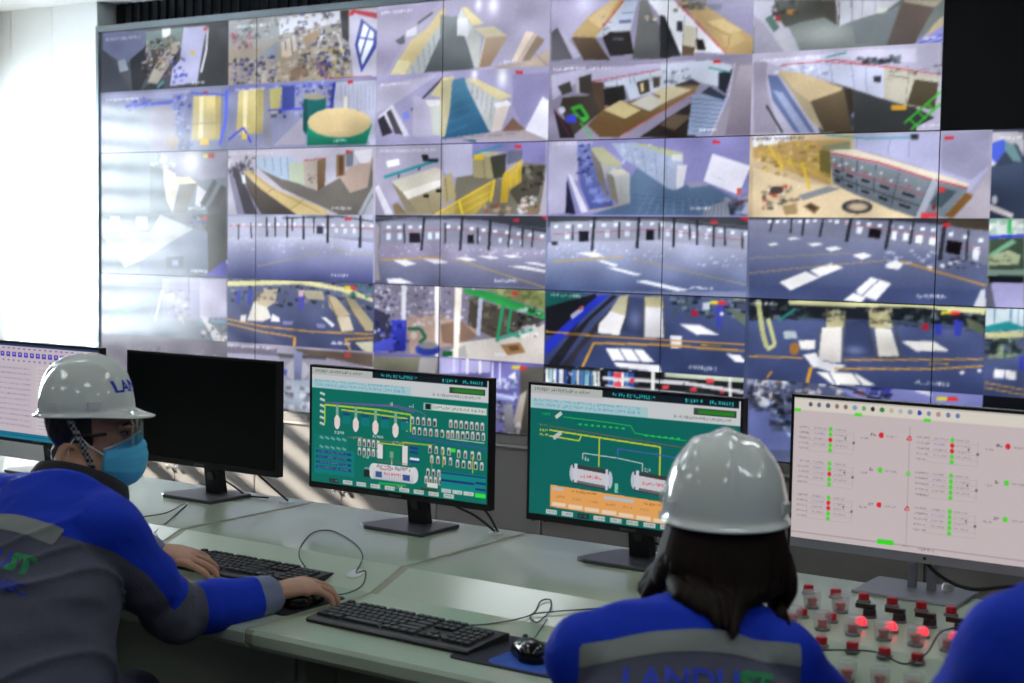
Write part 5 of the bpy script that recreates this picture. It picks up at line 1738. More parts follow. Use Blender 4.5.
# ------------------------------------------------------------------ operator consoles
DF, DB = -3.55, -2.48                      # front and back edge
ZF, ZR = .75, .791                         # front and back height of the top
def top_profile(dz=0.0, g=0.0):
    return [(DF+.012-g, .708-g), (DF-g, .720-g), (DF-g, .742+dz), (DF+.008, ZF+dz), (-3.136, ZF+dz), (-3.02, ZR+dz), (DB-.006, ZR+dz), (DB+g, ZR-.006+dz), (DB+g, .756), (-3.0, .756-g), (-3.12, .708-g)]
UNIT = .745
JX = [2.35+i*UNIT for i in range(6)]       # joints 2.35 3.095 3.84 4.585 5.33 6.075
unames = ['sage green console desk at the left edge under the table-listing monitor', 'sage green console desk carrying the switched off black monitor', 'sage green console desk where the masked person types', 'sage green console desk left of the long-haired person, with keyboard and mouse pad', 'sage green control desk with rows of red push buttons']
desks = []
for i in range(5):
    x0, x1 = JX[i], JX[i+1]; cx = (x0+x1)/2; h = UNIT/2
    t = tag(empty('console_desk', (cx, -3.0, 0)), unames[i], 'desk', 'row of operator consoles'); desks.append(t)
    bm = bmesh.new(); prism(bm, [(y+3.0, z) for y, z in top_profile()], 'x', -h+.012, h-.012); obj('worktop', bm, M['desk'], t, bev=.0025, seg=2)
    bm = bmesh.new(); prism(bm, [(y+3.0, z) for y, z in top_profile(-.0015, -.002)], 'x', h-.0118, h+.0118); obj('joint_strip', bm, M['desk_strip'], t)
    obj('front_panel', bx(-h+.03, h-.03, -.30, -.28, .06, .705), M['desk_body'], t, bev=.002, seg=1)
    obj('back_panel', bx(-h+.004, h-.004, .49, .51, .03, .754), M['desk_body'], t)
    for s in (-1, 1): obj('side_panel', bx(s*(h-.016)-.012, s*(h-.016)+.012, -.40, .488, 0, .705), M['desk_body'], t)
    obj('kick_plate', bx(-h+.03, h-.03, -.27, -.25, 0, .058), M['bezel'], t)
def grommet(desk, x, y, z, r=.02):
    bm = bmesh.new(); lathe(bm, [(r, 0), (r, .0015), (r*.8, .003), (r*.3, .0034)], 20, c=(x-desk.location.x, y+3.0, z)); return obj('cable_grommet', bm, M['grommet'], desk, smooth=True)
grommet(desks[1], 3.86-.09, -2.545, ZR, .022); grommet(desks[2], 4.515, -2.545, ZR, .020)
# buttons of the control desk
D4 = desks[4]; dx = -D4.location.x
def zsurf(y): return ZF if y < -3.136 else (ZR if y > -3.02 else ZF+(y+3.136)/.116*(ZR-ZF))
def bmesh_cache(fn):
    bm = bmesh.new(); fn(bm); bmesh.ops.recalc_face_normals(bm, faces=bm.faces); me = bpy.data.meshes.new('piece'); bm.to_mesh(me); bm.free()
    me.polygons.foreach_set('use_smooth', [True]*len(me.polygons))
    try: me.set_sharp_from_angle(angle=math.radians(35))
    except Exception: pass
    return me
me_ring = bmesh_cache(lambda b: lathe(b, [(.0155, 0), (.0155, .004), (.0125, .006), (.0125, .003)], 18))
me_cap = bmesh_cache(lambda b: lathe(b, [(.0118, .003), (.0118, .017), (.0105, .020), (.004, .0208)], 18))
me_dome = bmesh_cache(lambda b: lathe(b, [(.0118, .003), (.0118, .012), (.0100, .018), (.006, .0215), (.002, .0225)], 18))
me_stem = bmesh_cache(lambda b: lathe(b, [(.009, .003), (.009, .014), (.0105, .015), (.0105, .022)], 16))
def _cup(b):
    lathe(b, [(.0165, .001), (.0178, .004), (.0205, .034), (.0185, .038), (.0175, .036), (.0190, .033), (.0160, .005), (.0150, .002)], 20)
me_cup = bmesh_cache(_cup)
me_lid = bmesh_cache(lambda b: lathe(b, [(.0180, .0345), (.0185, .0375), (.010, .0395), (.002, .0398)], 20))
def _sw(b):
    lathe(b, [(.014, .003), (.0135, .016), (.012, .018)], 18)
    box(b, -.030, .011, -.006, .006, .018, .028)
me_sw = bmesh_cache(_sw)
M['led_white'] = mat('tag plate', (196, 202, 196), .4)
def button(kind, x, y):
    z = zsurf(y); b = link('push_button', me_ring, None, D4); b.location = (x+dx, y+3.0, z)
    if not me_ring.materials: me_ring.materials.append(M['ring'])
    def sub(n, me, m):
        me2 = me
        if me.materials and me.materials[0] != m: me2 = me.copy(); me2.materials.clear()
        if not me2.materials: me2.materials.append(m)
        o = bpy.data.objects.new(n, me2); COL.objects.link(o); o.parent = b; return o
    if kind == 'red': sub('cap', me_cap, M['red'])
    elif kind == 'lit': sub('cap', me_lit, M['red_lit'])
    elif kind == 'green': sub('cap', me_green, M['green_btn'])
    elif kind == 'cup': sub('cap', me_capc, M['red']); sub('guard', me_cup, M['clear']); sub('guard_lid', me_lid, M['clear'])
    elif kind == 'sw': sub('selector_switch', me_sw, M['black']); b.name = 'selector_switch_base'
    return b
me_lit = me_dome; me_green = me_cap.copy(); me_capc = me_stem
B1, DXB = 5.395, .0645
for i in range(10): button('red', B1+i*DXB, -2.672)
for i in range(-1, 8): button('cup' if i < 3 else 'sw', B1+.060+i*DXB, -2.795)
for i in range(-1, 9): button('red' if i < 3 else 'lit', B1+.075+i*DXB, -2.885)
for i in range(0, 9): button('cup', B1+.085+i*DXB, -2.955)
for i in range(0, 9): button('red', B1+.120+i*DXB, -3.045)
for i in range(0, 9): button('cup' if i != 6 else 'green', B1+.145+i*DXB, -3.135 if i != 6 else -3.16)

# ------------------------------------------------------------------ desk monitors
def monitor(x0, x1, z0, z1, y, pic, label, silver=False, chin=.010, group='desk monitors', cam_dot=True, basew=.205, based=.17, bxoff=.0):
    cx = (x0+x1)/2; h = (x1-x0)/2; t = tag(empty('monitor', (cx, y, ZR)), label, 'monitor', group)
    body = M['silver'] if silver else M['black']; a, b = z0-ZR, z1-ZR
    bm = bmesh.new(); box(bm, -h, h, .006, .026, a, b)
    sh = obj('housing', bm, body, t, bev=.003)
    bm = bmesh.new(); box(bm, -h*.55, h*.55, .026, .050 if not silver else .078, a+.06, b-.06); obj('rear_cover', bm, body, sh, bev=.012)
    fr = .0065; bm = bmesh.new()
    for q in ((-h, -h+fr, a, b), (h-fr, h, a, b), (-h+fr, h-fr, b-fr, b))+(() if silver else ((-h+fr, h-fr, a, a+fr+chin),)): box(bm, q[0], q[1], 0, .0062, q[2], q[3])
    obj('bezel', bm, M['bezel'], sh)
    if silver: obj('chin', bx(-h+fr, h-fr, -.001, .0062, a, a+fr+chin), M['silver'], sh)
    if pic is None: obj('screen', bx(-h+fr, h-fr, .0022, .006, a+fr+chin, b-fr), M['panel_off'], sh)
    else: link('screen', picture_mesh('screen', pic, -h+fr, h-fr, a+fr+chin, b-fr, .0022), M['mon_screen'], sh)
    if not silver:
        bm = bmesh.new(); prism(bm, [(-basew/2-.02, -.085+.02), (-basew/2+.01, -.085), (basew/2-.0, -.085), (basew/2, based-.085), (-basew/2+.02, based-.085), (-basew/2-.02, -.06)], 'z', 0, .010)
        bmesh.ops.translate(bm, verts=bm.verts, vec=(bxoff, .03, .0)); obj('base', bm, M['stand'], t, bev=.002, seg=1)
        bm = bmesh.new(); prism(bm, [(.055, .008), (.088, .008), (.046, a+.16), (.024, a+.16)], 'x', -.026+bxoff, .030+bxoff); nk = obj('neck', bm, M['black'], t, bev=.004)
        bm = bmesh.new(); lathe(bm, [(.013, 0), (.013, .003), (.010, .003)], 16, mtx=Matrix.Translation((bxoff+.002, .0465, .062)) @ Matrix.Rotation(PI/2+.14, 4, 'X')); obj('cable_hole', bm, M['stand'], nk)
        bm = bmesh.new(); box(bm, -.022, .022, -.0012, .001, a+.0045, a+.0105); obj('brand_plate', bm, M['stand'], sh)
    else:
        bm = bmesh.new(); box(bm, -.125, .115, -.025, .150, 0, .008); bmesh.ops.translate(bm, verts=bm.verts, vec=(bxoff, 0, 0)); obj('base', bm, M['silver'], t, bev=.002, seg=1)
        for s in (-.030, .014): obj('post', bx(s+bxoff, s+.018+bxoff, .075, .09, .008, a+.12), M['silver'], t, bev=.002, seg=1)
        bm = bmesh.new(); lathe(bm, [(.013, 0), (.013, .012), (.010, .016)], 16, c=(bxoff+.055, .10, .0082)); obj('height_knob', bm, M['grommet'], t, smooth=True)
        bm = bmesh.new(); ellipsoid(bm, (-.002, -.001, a+.011), (.004, .0015, .004), u=10, v=6); obj('power_dot', bm, M['bezel'], sh)
    return t
YM = -2.66
m1 = monitor(2.488, 3.092, .885, 1.214, YM, screen_table(), 'monitor at the left edge showing a table with purple icons', chin=.004)
m2 = monitor(3.216, 3.838, .884, 1.216, YM, None, 'switched off monitor with black screen beside the masked person')
m3 = monitor(3.960, 4.574, .873, 1.216, YM, screen_process(), 'monitor showing a dense teal process diagram with many small gauges', bxoff=.03)
m4 = monitor(4.690, 5.282, .868, 1.216, YM, screen_tanks(), 'monitor showing two grey tanks and an orange table on teal')
m5 = monitor(5.366, 6.020, .875, 1.2275, -2.58, screen_list(), 'silver-framed monitor with pale pink screen of red and green dots', silver=True, chin=.014, bxoff=-.035)

# ------------------------------------------------------------------ keyboards, mice, pads
def key_block(rows):
    bm = bmesh.new()
    for (x, y, wd, dp) in rows:
        v = box(bm, x+.0012, x+wd-.0012, y+.0012, y+dp-.0012, .0, .0065)
        for q in v[4:]: q.co.x += (x+wd/2-q.co.x)*.16; q.co.y += (y+dp/2-q.co.y)*.16
    return bm
def keyboard_keys():
    u = .0187; out = []; y = .043
    for g, n in ((0, 1), (2, 4), (6.5, 4), (11, 4)):
        for i in range(n): out.append((-.214+(g+i)*u, .047, u, .015))
    for r, (lead, n) in enumerate(((1, 13), (1.5, 12), (1.75, 11), (2.25, 10))):
        yy = .026-r*u; out.append((-.214, yy, lead*u, u))
        for i in range(n-1 if r else n-1): out.append((-.214+(lead+i)*u, yy, u, u))
        last = -.214+(lead+n-1)*u; out.append((last, yy, -.214+15*u-last, u))
    yy = .026-4*u; xx = -.214
    for wd in (1.25, 1.25, 1.25, 6.25, 1.25, 1.25, 1.25, 1.25): out.append((xx, yy, wd*u, u)); xx += wd*u
    for r in range(2):
        for i in range(3): out.append((-.214+(15.4+i)*u, .026-r*u, u, u))
    for i in range(3): out.append((-.214+(15.4+i)*u, .047, u, .015)); out.append((-.214+(15.4+i)*u, .026-4*u, u, u))
    out.append((-.214+16.4*u, .026-3*u, u, u))
    for r in range(5):
        for i in range(4): out.append((-.214+(18.8+i)*u, .026-r*u, u, u))
    return out
KW = .223
def make_keyboard():
    t = empty('keyboard')
    bm = bmesh.new(); prism(bm, [(-.070, .001), (-.072, .008), (-.066, .011), (.064, .020), (.072, .017), (.070, .003)], 'x', -KW, KW+.006); obj('case', bm, M['black'], t, bev=.0025)
    bm = key_block(keyboard_keys()); bmesh.ops.rotate(bm, verts=bm.verts, cent=(0, 0, 0), matrix=Matrix.Rotation(math.atan2(.009, .13), 3, 'X')); bmesh.ops.translate(bm, verts=bm.verts, vec=(0, 0, .0150))
    tag(obj('keys', bm, M['keys'], t), kind='stuff')
    for s in (-1, 1): obj('foot', bx(s*.17-.02, s*.17+.02, .045, .065, 0, .004), M['black'], t)
    return t
kb = make_keyboard(); kb.location = (4.207, -3.165, ZF); kb.rotation_euler.z = math.radians(.5)
kb.scale = (.955, 1, 1)
tag(kb, 'black keyboard under the hands of the masked person', 'keyboard', 'desk keyboards')
kb2 = copy_tree(kb); kb2.location = (4.850, -3.36, ZF); kb2.rotation_euler.z = math.radians(-1.2)
tag(kb2, 'black keyboard left of the long-haired person, nobody typing', 'keyboard', 'desk keyboards')
M['pad'] = mat('mouse pad cloth', (30, 33, 46), .8, var=.1, bump=.2, bscale=300)
M['pad_blue'] = mat('mouse pad blue print', (38, 84, 176), .8, var=.35, scale=30)
def rounded_rect(x0, x1, y0, y1, r, n=5):
    o = []
    for cx, cy, a0 in ((x1-r, y1-r, 0), (x0+r, y1-r, 90), (x0+r, y0+r, 180), (x1-r, y0+r, 270)):
        for i in range(n+1): a = math.radians(a0+90*i/n); o.append((cx+r*math.cos(a), cy+r*math.sin(a)))
    return o
p = empty('mouse_pad', (5.162, -3.365, ZF)); tag(p, 'dark mouse pad with blue print beside the long-haired person', 'mouse pad')
bm = bmesh.new(); prism(bm, rounded_rect(-.125, .125, -.10, .105, .018), 'z', 0, .003); obj('pad', bm, M['pad'], p)
bm = bmesh.new(); prism(bm, rounded_rect(-.045, .115, -.090, .02, .03), 'z', .003, .0034); pr = obj('print', bm, M['pad_blue'], p)
p2 = empty('mouse_pad', (4.508, -3.32, ZF)); tag(p2, 'plain black mouse pad under the right hand of the masked person', 'mouse pad')
bm = bmesh.new(); prism(bm, rounded_rect(-.062, .062, -.10, .105, .012), 'z', 0, .003); obj('pad', bm, M['pad'], p2)
def make_mouse():
    t = empty('mouse'); bm = bmesh.new()
    prof = [(-.056, .004, .018), (-.050, .020, .030), (-.030, .034, .037), (-.005, .031, .038), (.025, .030, .034), (.046, .027, .024), (.056, .018, .012)]
    rings = []
    for y, wd, hh in prof:
        rings.append([bm.verts.new((wd*.95*math.cos(a), y, max(.001, .002+hh*math.sin(a)**.8 if math.sin(a) > 0 else .001))) for a in [PI*i/12 for i in range(13)]])
    for a, b in zip(rings, rings[1:]):
        for i in range(12): bm.faces.new((a[i], a[i+1], b[i+1], b[i]))
        bm.faces.new((a[12], a[0], b[0], b[12]))
    bm.faces.new(rings[0]); bm.faces.new(rings[-1]); obj('shell', bm, M['black_gloss'], t, smooth='all')
    bm = bmesh.new(); lathe(bm, [(.009, -.0035), (.010, -.002), (.010, .002), (.009, .0035)], 16, mtx=Matrix.Translation((0, .030, .029)) @ Matrix.Rotation(PI/2, 4, 'Y')); obj('scroll_wheel', bm, M['keys'], t)
    return t
mo = make_mouse(); mo.location = (5.175, -3.375, ZF+.0036); mo.rotation_euler.z = math.radians(52); tag(mo, 'glossy black mouse on the blue printed pad', 'mouse')
mo2 = copy_tree(mo); mo2.location = (4.535, -3.325, ZF+.0032); mo2.rotation_euler.z = math.radians(8); tag(mo2, 'black mouse under the right hand of the masked person', 'mouse')

# ------------------------------------------------------------------ cables
def on(y, r): return zsurf(y)+r
def dpath(xy, r, lift=None):
    o = []
    for i, (x, y) in enumerate(xy): o.append((x, y, on(y, r+.0008)+(lift[i] if lift else 0)))
    return o
TILT = Matrix.Rotation(math.atan2(ZR-ZF, .116), 4, 'X')
def slope_grommet(desk, x, y):
    bm = bmesh.new(); lathe(bm, [(.021, -.001), (.021, .0015), (.017, .003), (.006, .0034)], 20)
    bmesh.ops.transform(bm, matrix=Matrix.Translation((x-desk.location.x, y+3.0, zsurf(y))) @ TILT, verts=bm.verts); return obj('cable_grommet', bm, M['grommet'], desk, smooth=True)
slope_grommet(desks[2], 4.48, -3.078); slope_grommet(desks[1], 3.775, -3.078)
r = .0016
cable('keyboard_cable', dpath([(4.345, -3.105), (4.285, -3.06), (4.215, -2.97), (4.14, -2.84), (4.17, -2.80), (4.315, -2.885), (4.425, -2.985), (4.472, -3.055), (4.480, -3.076)], r, [.010, .006, 0, 0, 0, 0, 0, .002, .001]), r, M['cable_grey'], 'thin dark cable looping from the keyboard the masked person types on')
cable('mouse_cable', dpath([(4.484, -3.080), (4.505, -3.07), (4.535, -3.12), (4.55, -3.20), (4.540, -3.266)], r, [.001, .003, 0, .003, .012]), r, M['cable_grey'], 'thin dark cable from the hidden mouse to the white desk grommet')
cable('keyboard_cable', dpath([(3.775, -3.078), (3.74, -2.985), (3.66, -2.87), (3.585, -2.765)], r, [.001, 0, 0, 0]), r, M['cable_grey'], 'straight thin cable from the base of the switched off monitor to a grommet')
cable('mouse_cable', dpath([(3.770, -3.080), (3.70, -3.055), (3.64, -2.99), (3.645, -2.90), (3.575, -2.76)], r, [.001, 0, .0, .002, .004]), r, M['cable_grey'], 'curved thin cable crossing the desk in front of the switched off monitor')
cable('keyboard_cable', dpath([(4.95, -3.293), (4.965, -3.20), (5.005, -3.115), (4.998, -3.065), (5.018, -3.055), (5.040, -3.095), (5.035, -3.135), (5.008, -3.118), (5.06, -3.09), (5.14, -3.05), (5.22, -3.0)], r, [.012, 0, 0, .002, .002, .002, .0, .003, .003, 0, 0]), r, M['cable_grey'], 'thin dark cable with a small knot-like loop near the long-haired person')
cable('mouse_cable', dpath([(5.130, -3.340), (5.10, -3.25), (5.072, -3.18), (5.05, -3.118)], r*.8, [.012, .0, 0, .0]), r*.8, M['cable_grey'], 'pale thin cable trailing from the mouse on the blue pad')
r = .0034
cable('power_cable', [(3.60, -2.60, .93), (3.66, -2.56, .87), (3.72, -2.545, .826), (3.775, -2.545, ZR+.006)], r, M['cable'], 'thick black cable from the switched off monitor down to its grommet')
cable('signal_cable', [(3.470, -2.60, .93), (3.478, -2.578, .885), (3.505, -2.565, .85), (3.56, -2.555, .82), (3.62, -2.55, ZR+.005), (3.70, -2.547, ZR+.006)], r*.8, M['cable'], 'black cable hanging behind the neck of the switched off monitor')
cable('power_cable', [(4.33, -2.60, .93), (4.38, -2.56, .86), (4.45, -2.548, .832), (4.515, -2.545, ZR+.006)], r, M['cable'], 'thick black cable from the teal process monitor to the desk')
cable('signal_cable', [(4.35, -2.595, .93), (4.42, -2.56, .875), (4.485, -2.55, .85), (4.522, -2.54, ZR+.005)], r, M['cable'], 'second black cable behind the teal process monitor, the upper one')
cable('power_cable', [(4.86, -2.60, .92), (4.90, -2.575, .865), (4.98, -2.56, .838), (5.12, -2.55, ZR+.005)], r*.8, M['cable'], 'black cable behind the monitor with the two tanks')
cable('power_cable', [(5.665, -2.535, .95), (5.672, -2.525, .875), (5.715, -2.52, .835), (5.78, -2.515, .818), (5.86, -2.51, .835), (5.96, -2.50, .85)], .0045, M['cable'], 'thick black cable sagging below the silver-framed monitor')
cable('panel_cable', dpath([(5.66, -3.14), (5.72, -3.118), (5.78, -3.108), (5.842, -3.128), (5.868, -3.085), (5.868, -3.0), (5.90, -2.92)], .0017, [.045]*7), .0017, M['cable'], 'thin black wire running over the button guards of the control desk')

# ------------------------------------------------------------------ people
M['skin'] = mat('skin', (184, 138, 112), .5, var=.06, scale=12, bump=.08, bscale=120)
M['skin_f'] = mat('skin lighter', (200, 156, 132), .5, var=.05, scale=12)
M['blue'] = mat('blue work jacket cloth', (12, 52, 186), .78, spec=.25, var=.10, scale=6, bump=.25, bscale=220, sheen=.0)
M['grey'] = mat('grey work jacket cloth', (86, 88, 102), .82, spec=.25, var=.10, scale=6, bump=.25, bscale=220)
M['band'] = mat('reflective band', (132, 138, 132), .5, spec=.4, var=.05, scale=40)
M['cuff'] = mat('grey blue cuff cloth', (116, 124, 150), .8, var=.06)
M['collar'] = mat('dark collar cloth', (34, 30, 34), .85, var=.15, scale=30, bump=.3, bscale=160)
M['trouser'] = mat('navy trousers cloth', (34, 38, 58), .85, var=.1, bump=.2)
M['shoe'] = mat('black shoe leather', (20, 20, 22), .4)
M['hair'] = mat('black hair', (22, 18, 17), .42, var=.3, scale=60, bump=.5, bscale=180)
M['hair_brown'] = mat('dark brown hair', (30, 19, 15), .6, spec=.12, var=.4, scale=50)
M['hat'] = mat('white hard hat shell', (230, 236, 227), .09, spec=.5, var=.015, coat=.4)
M['logo_blue'] = mat('blue logo print', (18, 52, 190), .6, var=.05)
M['logo_green'] = mat('green logo print', (22, 140, 80), .6, var=.1)
M['eye'] = mat('eye white', (150, 140, 132), .4); M['iris'] = mat('dark iris', (30, 20, 16), .15)
M['mask_w'] = mat('white mask edge', (214, 226, 232), .8)
def weave(name, a, b, sc):
    m = mat(name, a, .7); nt = m.node_tree; bs = nt.nodes['Principled BSDF']; tc = nt.nodes.new('ShaderNodeTexCoord'); ck = nt.nodes.new('ShaderNodeTexChecker')
    ck.inputs['Color1'].default_value = srgb(a)+(1,); ck.inputs['Color2'].default_value = srgb(b)+(1,); ck.inputs['Scale'].default_value = sc
    nt.links.new(tc.outputs['Object'], ck.inputs['Vector']); nt.links.new(ck.outputs['Color'], bs.inputs['Base Color']); return m
M['strap'] = weave('woven chin strap', (24, 24, 26), (150, 154, 160), 150)
M['mask'] = mat('blue surgical mask', (88, 196, 236), .75, var=.04, scale=20, bump=.15, bscale=300)
M['mask'].node_tree.nodes['Principled BSDF'].inputs['Subsurface Weight'].default_value = .0

def frame(origin, fwd, up=(0, 0, 1), s=1.0):
    """matrix with +y along fwd, z near up, scaled"""
    y = Vector(fwd).normalized(); z = Vector(up); z = (z-y*z.dot(y)).normalized(); x = y.cross(z)
    m = Matrix((x, y, z)).transposed().to_4x4()
    return Matrix.Translation(Vector(origin)) @ m @ Matrix.Scale(s, 4)
def finish(name, me, m, parent, smooth=True):
    loc = parent
    q = Vector((0, 0, 0))
    while loc is not None: q += loc.location; loc = loc.parent
    me.transform(Matrix.Translation(-q)); return link(name, me, m, parent, smooth)
def bm_finish(name, bm, m, parent, smooth=True):
    bmesh.ops.recalc_face_normals(bm, faces=bm.faces); me = bpy.data.meshes.new(name); bm.to_mesh(me); bm.free()
    return finish(name, me, m, parent, smooth)

HAT_L, HAT_W, HAT_H = .118, .103, .130
def make_hat(H, root, text_front):
    """H head frame; rim at z = .058"""
    NP = 72; rows = []
    def pt(phi, e, off=0.0, brim=0.0, dz=0.0):
        r = max(0.0, math.cos(e))**.80; x = HAT_W*r*math.sin(phi); y = HAT_L*r*math.cos(phi); z = HAT_H*math.sin(e)
        k = math.sin(e)
        rid = (.0085*math.exp(-(x/.016)**2)+.004*math.exp(-((abs(x)-.050)/.010)**2))*min(1, max(0, (k-.25)*2.2))*(1 if True else 0)
        n = Vector((x/HAT_W**2, y/HAT_L**2, z/HAT_H**2+1e-6)).normalized()
        p = Vector((x, y, z))+n*(rid+off)
        if brim:
            ext = .005+.044*max(0, math.cos(phi))**2.6+.008*max(0, -math.cos(phi))**2
            d = Vector((math.sin(phi), math.cos(phi), 0)); p += d*ext*brim+Vector((0, 0, dz-.010*max(0, math.cos(phi))**2*brim))
        return p+Vector((0, -.012, .070))
    spec = [(e, 0, 0, 0) for e in [math.radians(a) for a in (89, 84, 78, 71, 64, 57, 50, 43, 36, 29, 22, 15, 9, 4, 0)]]
    spec += [(0, 0, .25, -.004), (0, 0, .6, -.008), (0, 0, 1.0, -.010), (0, 0, 1.0, -.013), (0, -.003, .5, -.0115), (0, -.004, 0, -.006)]
    spec += [(e, -.004, 0, 0) for e in [math.radians(a) for a in (10, 25, 45, 65, 84, 89)]]
    bm = bmesh.new()
    for e, off, br, dz in spec: rows.append([bm.verts.new(H @ pt(2*PI*i/NP, e, off, br, dz)) for i in range(NP)])
    for a, b in zip(rows, rows[1:]):
        for i in range(NP): bm.faces.new((a[i], a[(i+1) % NP], b[(i+1) % NP], b[i]))
    bm.faces.new(rows[0]); bm.faces.new(rows[-1][::-1])
    bmesh.ops.recalc_face_normals(bm, faces=bm.faces)
    bvh = BVHTree.FromBMesh(bm)
    hat = bm_finish('hard_hat', bm, M['hat'], root)
    # accessory slots at the sides, rear band corner
    for s in (-1, 1):
        for ph, ew in ((s*70, .016), (s*118, .014)):
            phi = math.radians(ph); p = pt(phi, math.radians(7)); d = Vector((math.sin(phi), math.cos(phi), 0)); tdir = Vector((math.cos(phi), -math.sin(phi), 0))
            Mx = H @ Matrix.Translation(p) @ Matrix((tdir, d, Vector((0, 0, 1)))).transposed().to_4x4()
            b2 = bmesh.new(); box(b2, -ew, ew, -.006, .0055, -.010, .010, Mx)
            bmesh.ops.bevel(b2, geom=b2.edges[:], offset=.002*.93, segments=2, affect='EDGES'); bm_finish('slot', b2, M['hat'], hat, False)
    fwd = (H.to_3x3() @ Vector((0, 1, 0))).normalized(); upv = (H.to_3x3() @ Vector((0, 0, 1))).normalized(); rt = (H.to_3x3() @ Vector((1, 0, 0))).normalized()
    if text_front:
        Fm = Matrix((-rt, upv, fwd)).transposed().to_4x4(); Fm.translation = H @ Vector((0, .25, .070+.056))
        t1 = text_mesh('LANDU', .034, .0009, align='CENTER'); wrap_on(t1, bvh, Fm, -fwd, .0012); bm_finish('logo_print', t1, M['logo_blue'], hat, False)
    return hat

def head_shapes(bm, H, neck_base, ears=True):
    E = lambda c, r: ellipsoid(bm, c, r, H)
    E((0, -.012, .045), (.075, .094, .086)); E((0, .030, -.028), (.062, .064, .078)); E((0, .072, -.098), (.030, .026, .026)); E((0, .050, -.070), (.043, .042, .044)); E((0, .082, .028), (.052, .020, .016)); E((0, .098, .000), (.010, .018, .030)); E((0, .108, -.020), (.016, .016, .014))
    for s in (-1, 1):
        E((s*.034, .066, -.022), (.024, .024, .024)); E((s*.052, .010, -.070), (.022, .040, .030))
    E((0, .096, -.058), (.024, .012, .008)); E((0, .094, -.070), (.020, .012, .008))
    a = H @ Vector((0, -.020, -.02)); b = Vector(neck_base); limb(bm, [a, (a+b)/2+Vector((0, 0, .0)), b], [.058*.93, .055*.93, .066*.93])
    if ears:
        for s in (-1, 1):
            t = Matrix.Rotation(s*.35, 4, 'Z')
            ellipsoid(bm, (0, 0, 0), (.010, .019, .033), H @ Matrix.Translation((s*.076, -.034, -.046)) @ t)
            pts = [H @ (Matrix.Translation((s*.087, -.036, -.044)) @ t @ Vector((s*.004, .018*math.cos(q), .033*math.sin(q)))) for q in [math.radians(x) for x in (60, 100, 140, 180, 220, 260)]]
            limb(bm, pts, [.0055]*6, n=8, k=3); limb(bm, [H @ Vector((s*.060, -.034, -.030)), H @ Vector((s*.080, -.034, -.045))], [.016, .010], n=10, k=3)
def hand_shapes(bm, Mh, side, curl=(.35, .45, .35), spread=1.0, thumb_drop=.012):
    """Mh: wrist origin, +y to the fingers, +z back of hand; side +1 right hand (thumb at -x)"""
    P = lambda x, y, z: Mh @ Vector((x*side, y, z))
    tube(bm, [P(0, -.012, 0), P(0, .006, .0), P(.000, .03, .002), P(.002, .060, .002), P(.002, .088, -.002), P(.002, .098, -.004)], [(.022, .026), (.019, .028), (.017, .036), (.0155, .041), (.012, .040), (.006, .034)], 16, xdir=(Mh.to_3x3() @ Vector((0, 0, 1))))
    base = [(-.031, .088), (-.010, .094), (.012, .090), (.032, .080)]; ln = [(.040, .024, .020), (.044, .028, .021), (.041, .026, .020), (.032, .020, .018)]
    for i, ((x, y), L) in enumerate(zip(base, ln)):
        ang = 0.0; yaw = math.radians((-7, -1, 5, 11)[i])*spread; p = Vector((x, y, -.002)); pts = [p-Vector((0, .018, 0)), p.copy()]
        for k in range(3):
            ang -= curl[k]*(1+.08*i); d = Vector((math.sin(yaw)*math.cos(ang), math.cos(yaw)*math.cos(ang), math.sin(ang))); p = p+d*L[k]; pts.append(p.copy())
        r0 = (.0092, .0096, .0092, .0082)[i]
        limb(bm, [P(*q) for q in pts], [r0*1.05, r0*1.02, r0*.95, r0*.86, r0*.74], n=12, k=4)
    tp = [Vector((-.018, .012, -.006)), Vector((-.040, .036, -.012)), Vector((-.053, .064, -.012-thumb_drop)), Vector((-.050, .092, -.014-thumb_drop*1.4))]
    limb(bm, [P(*q) for q in tp], [.0165, .0135, .0110, .0085], n=12, k=4)
def seg_dist(Pn, a, b):
    a = np.array(a); b = np.array(b); ab = b-a; t = np.clip(((Pn-a)@ab)/(ab@ab), 0, 1); q = a+t[:, None]*ab; return np.linalg.norm(Pn-q, axis=1), t
def noise_np(P, sc, seed=0.0):
    return np.array([mnoise.noise(Vector((p[0]*sc[0]+seed, p[1]*sc[1], p[2]*sc[2]))) for p in P])

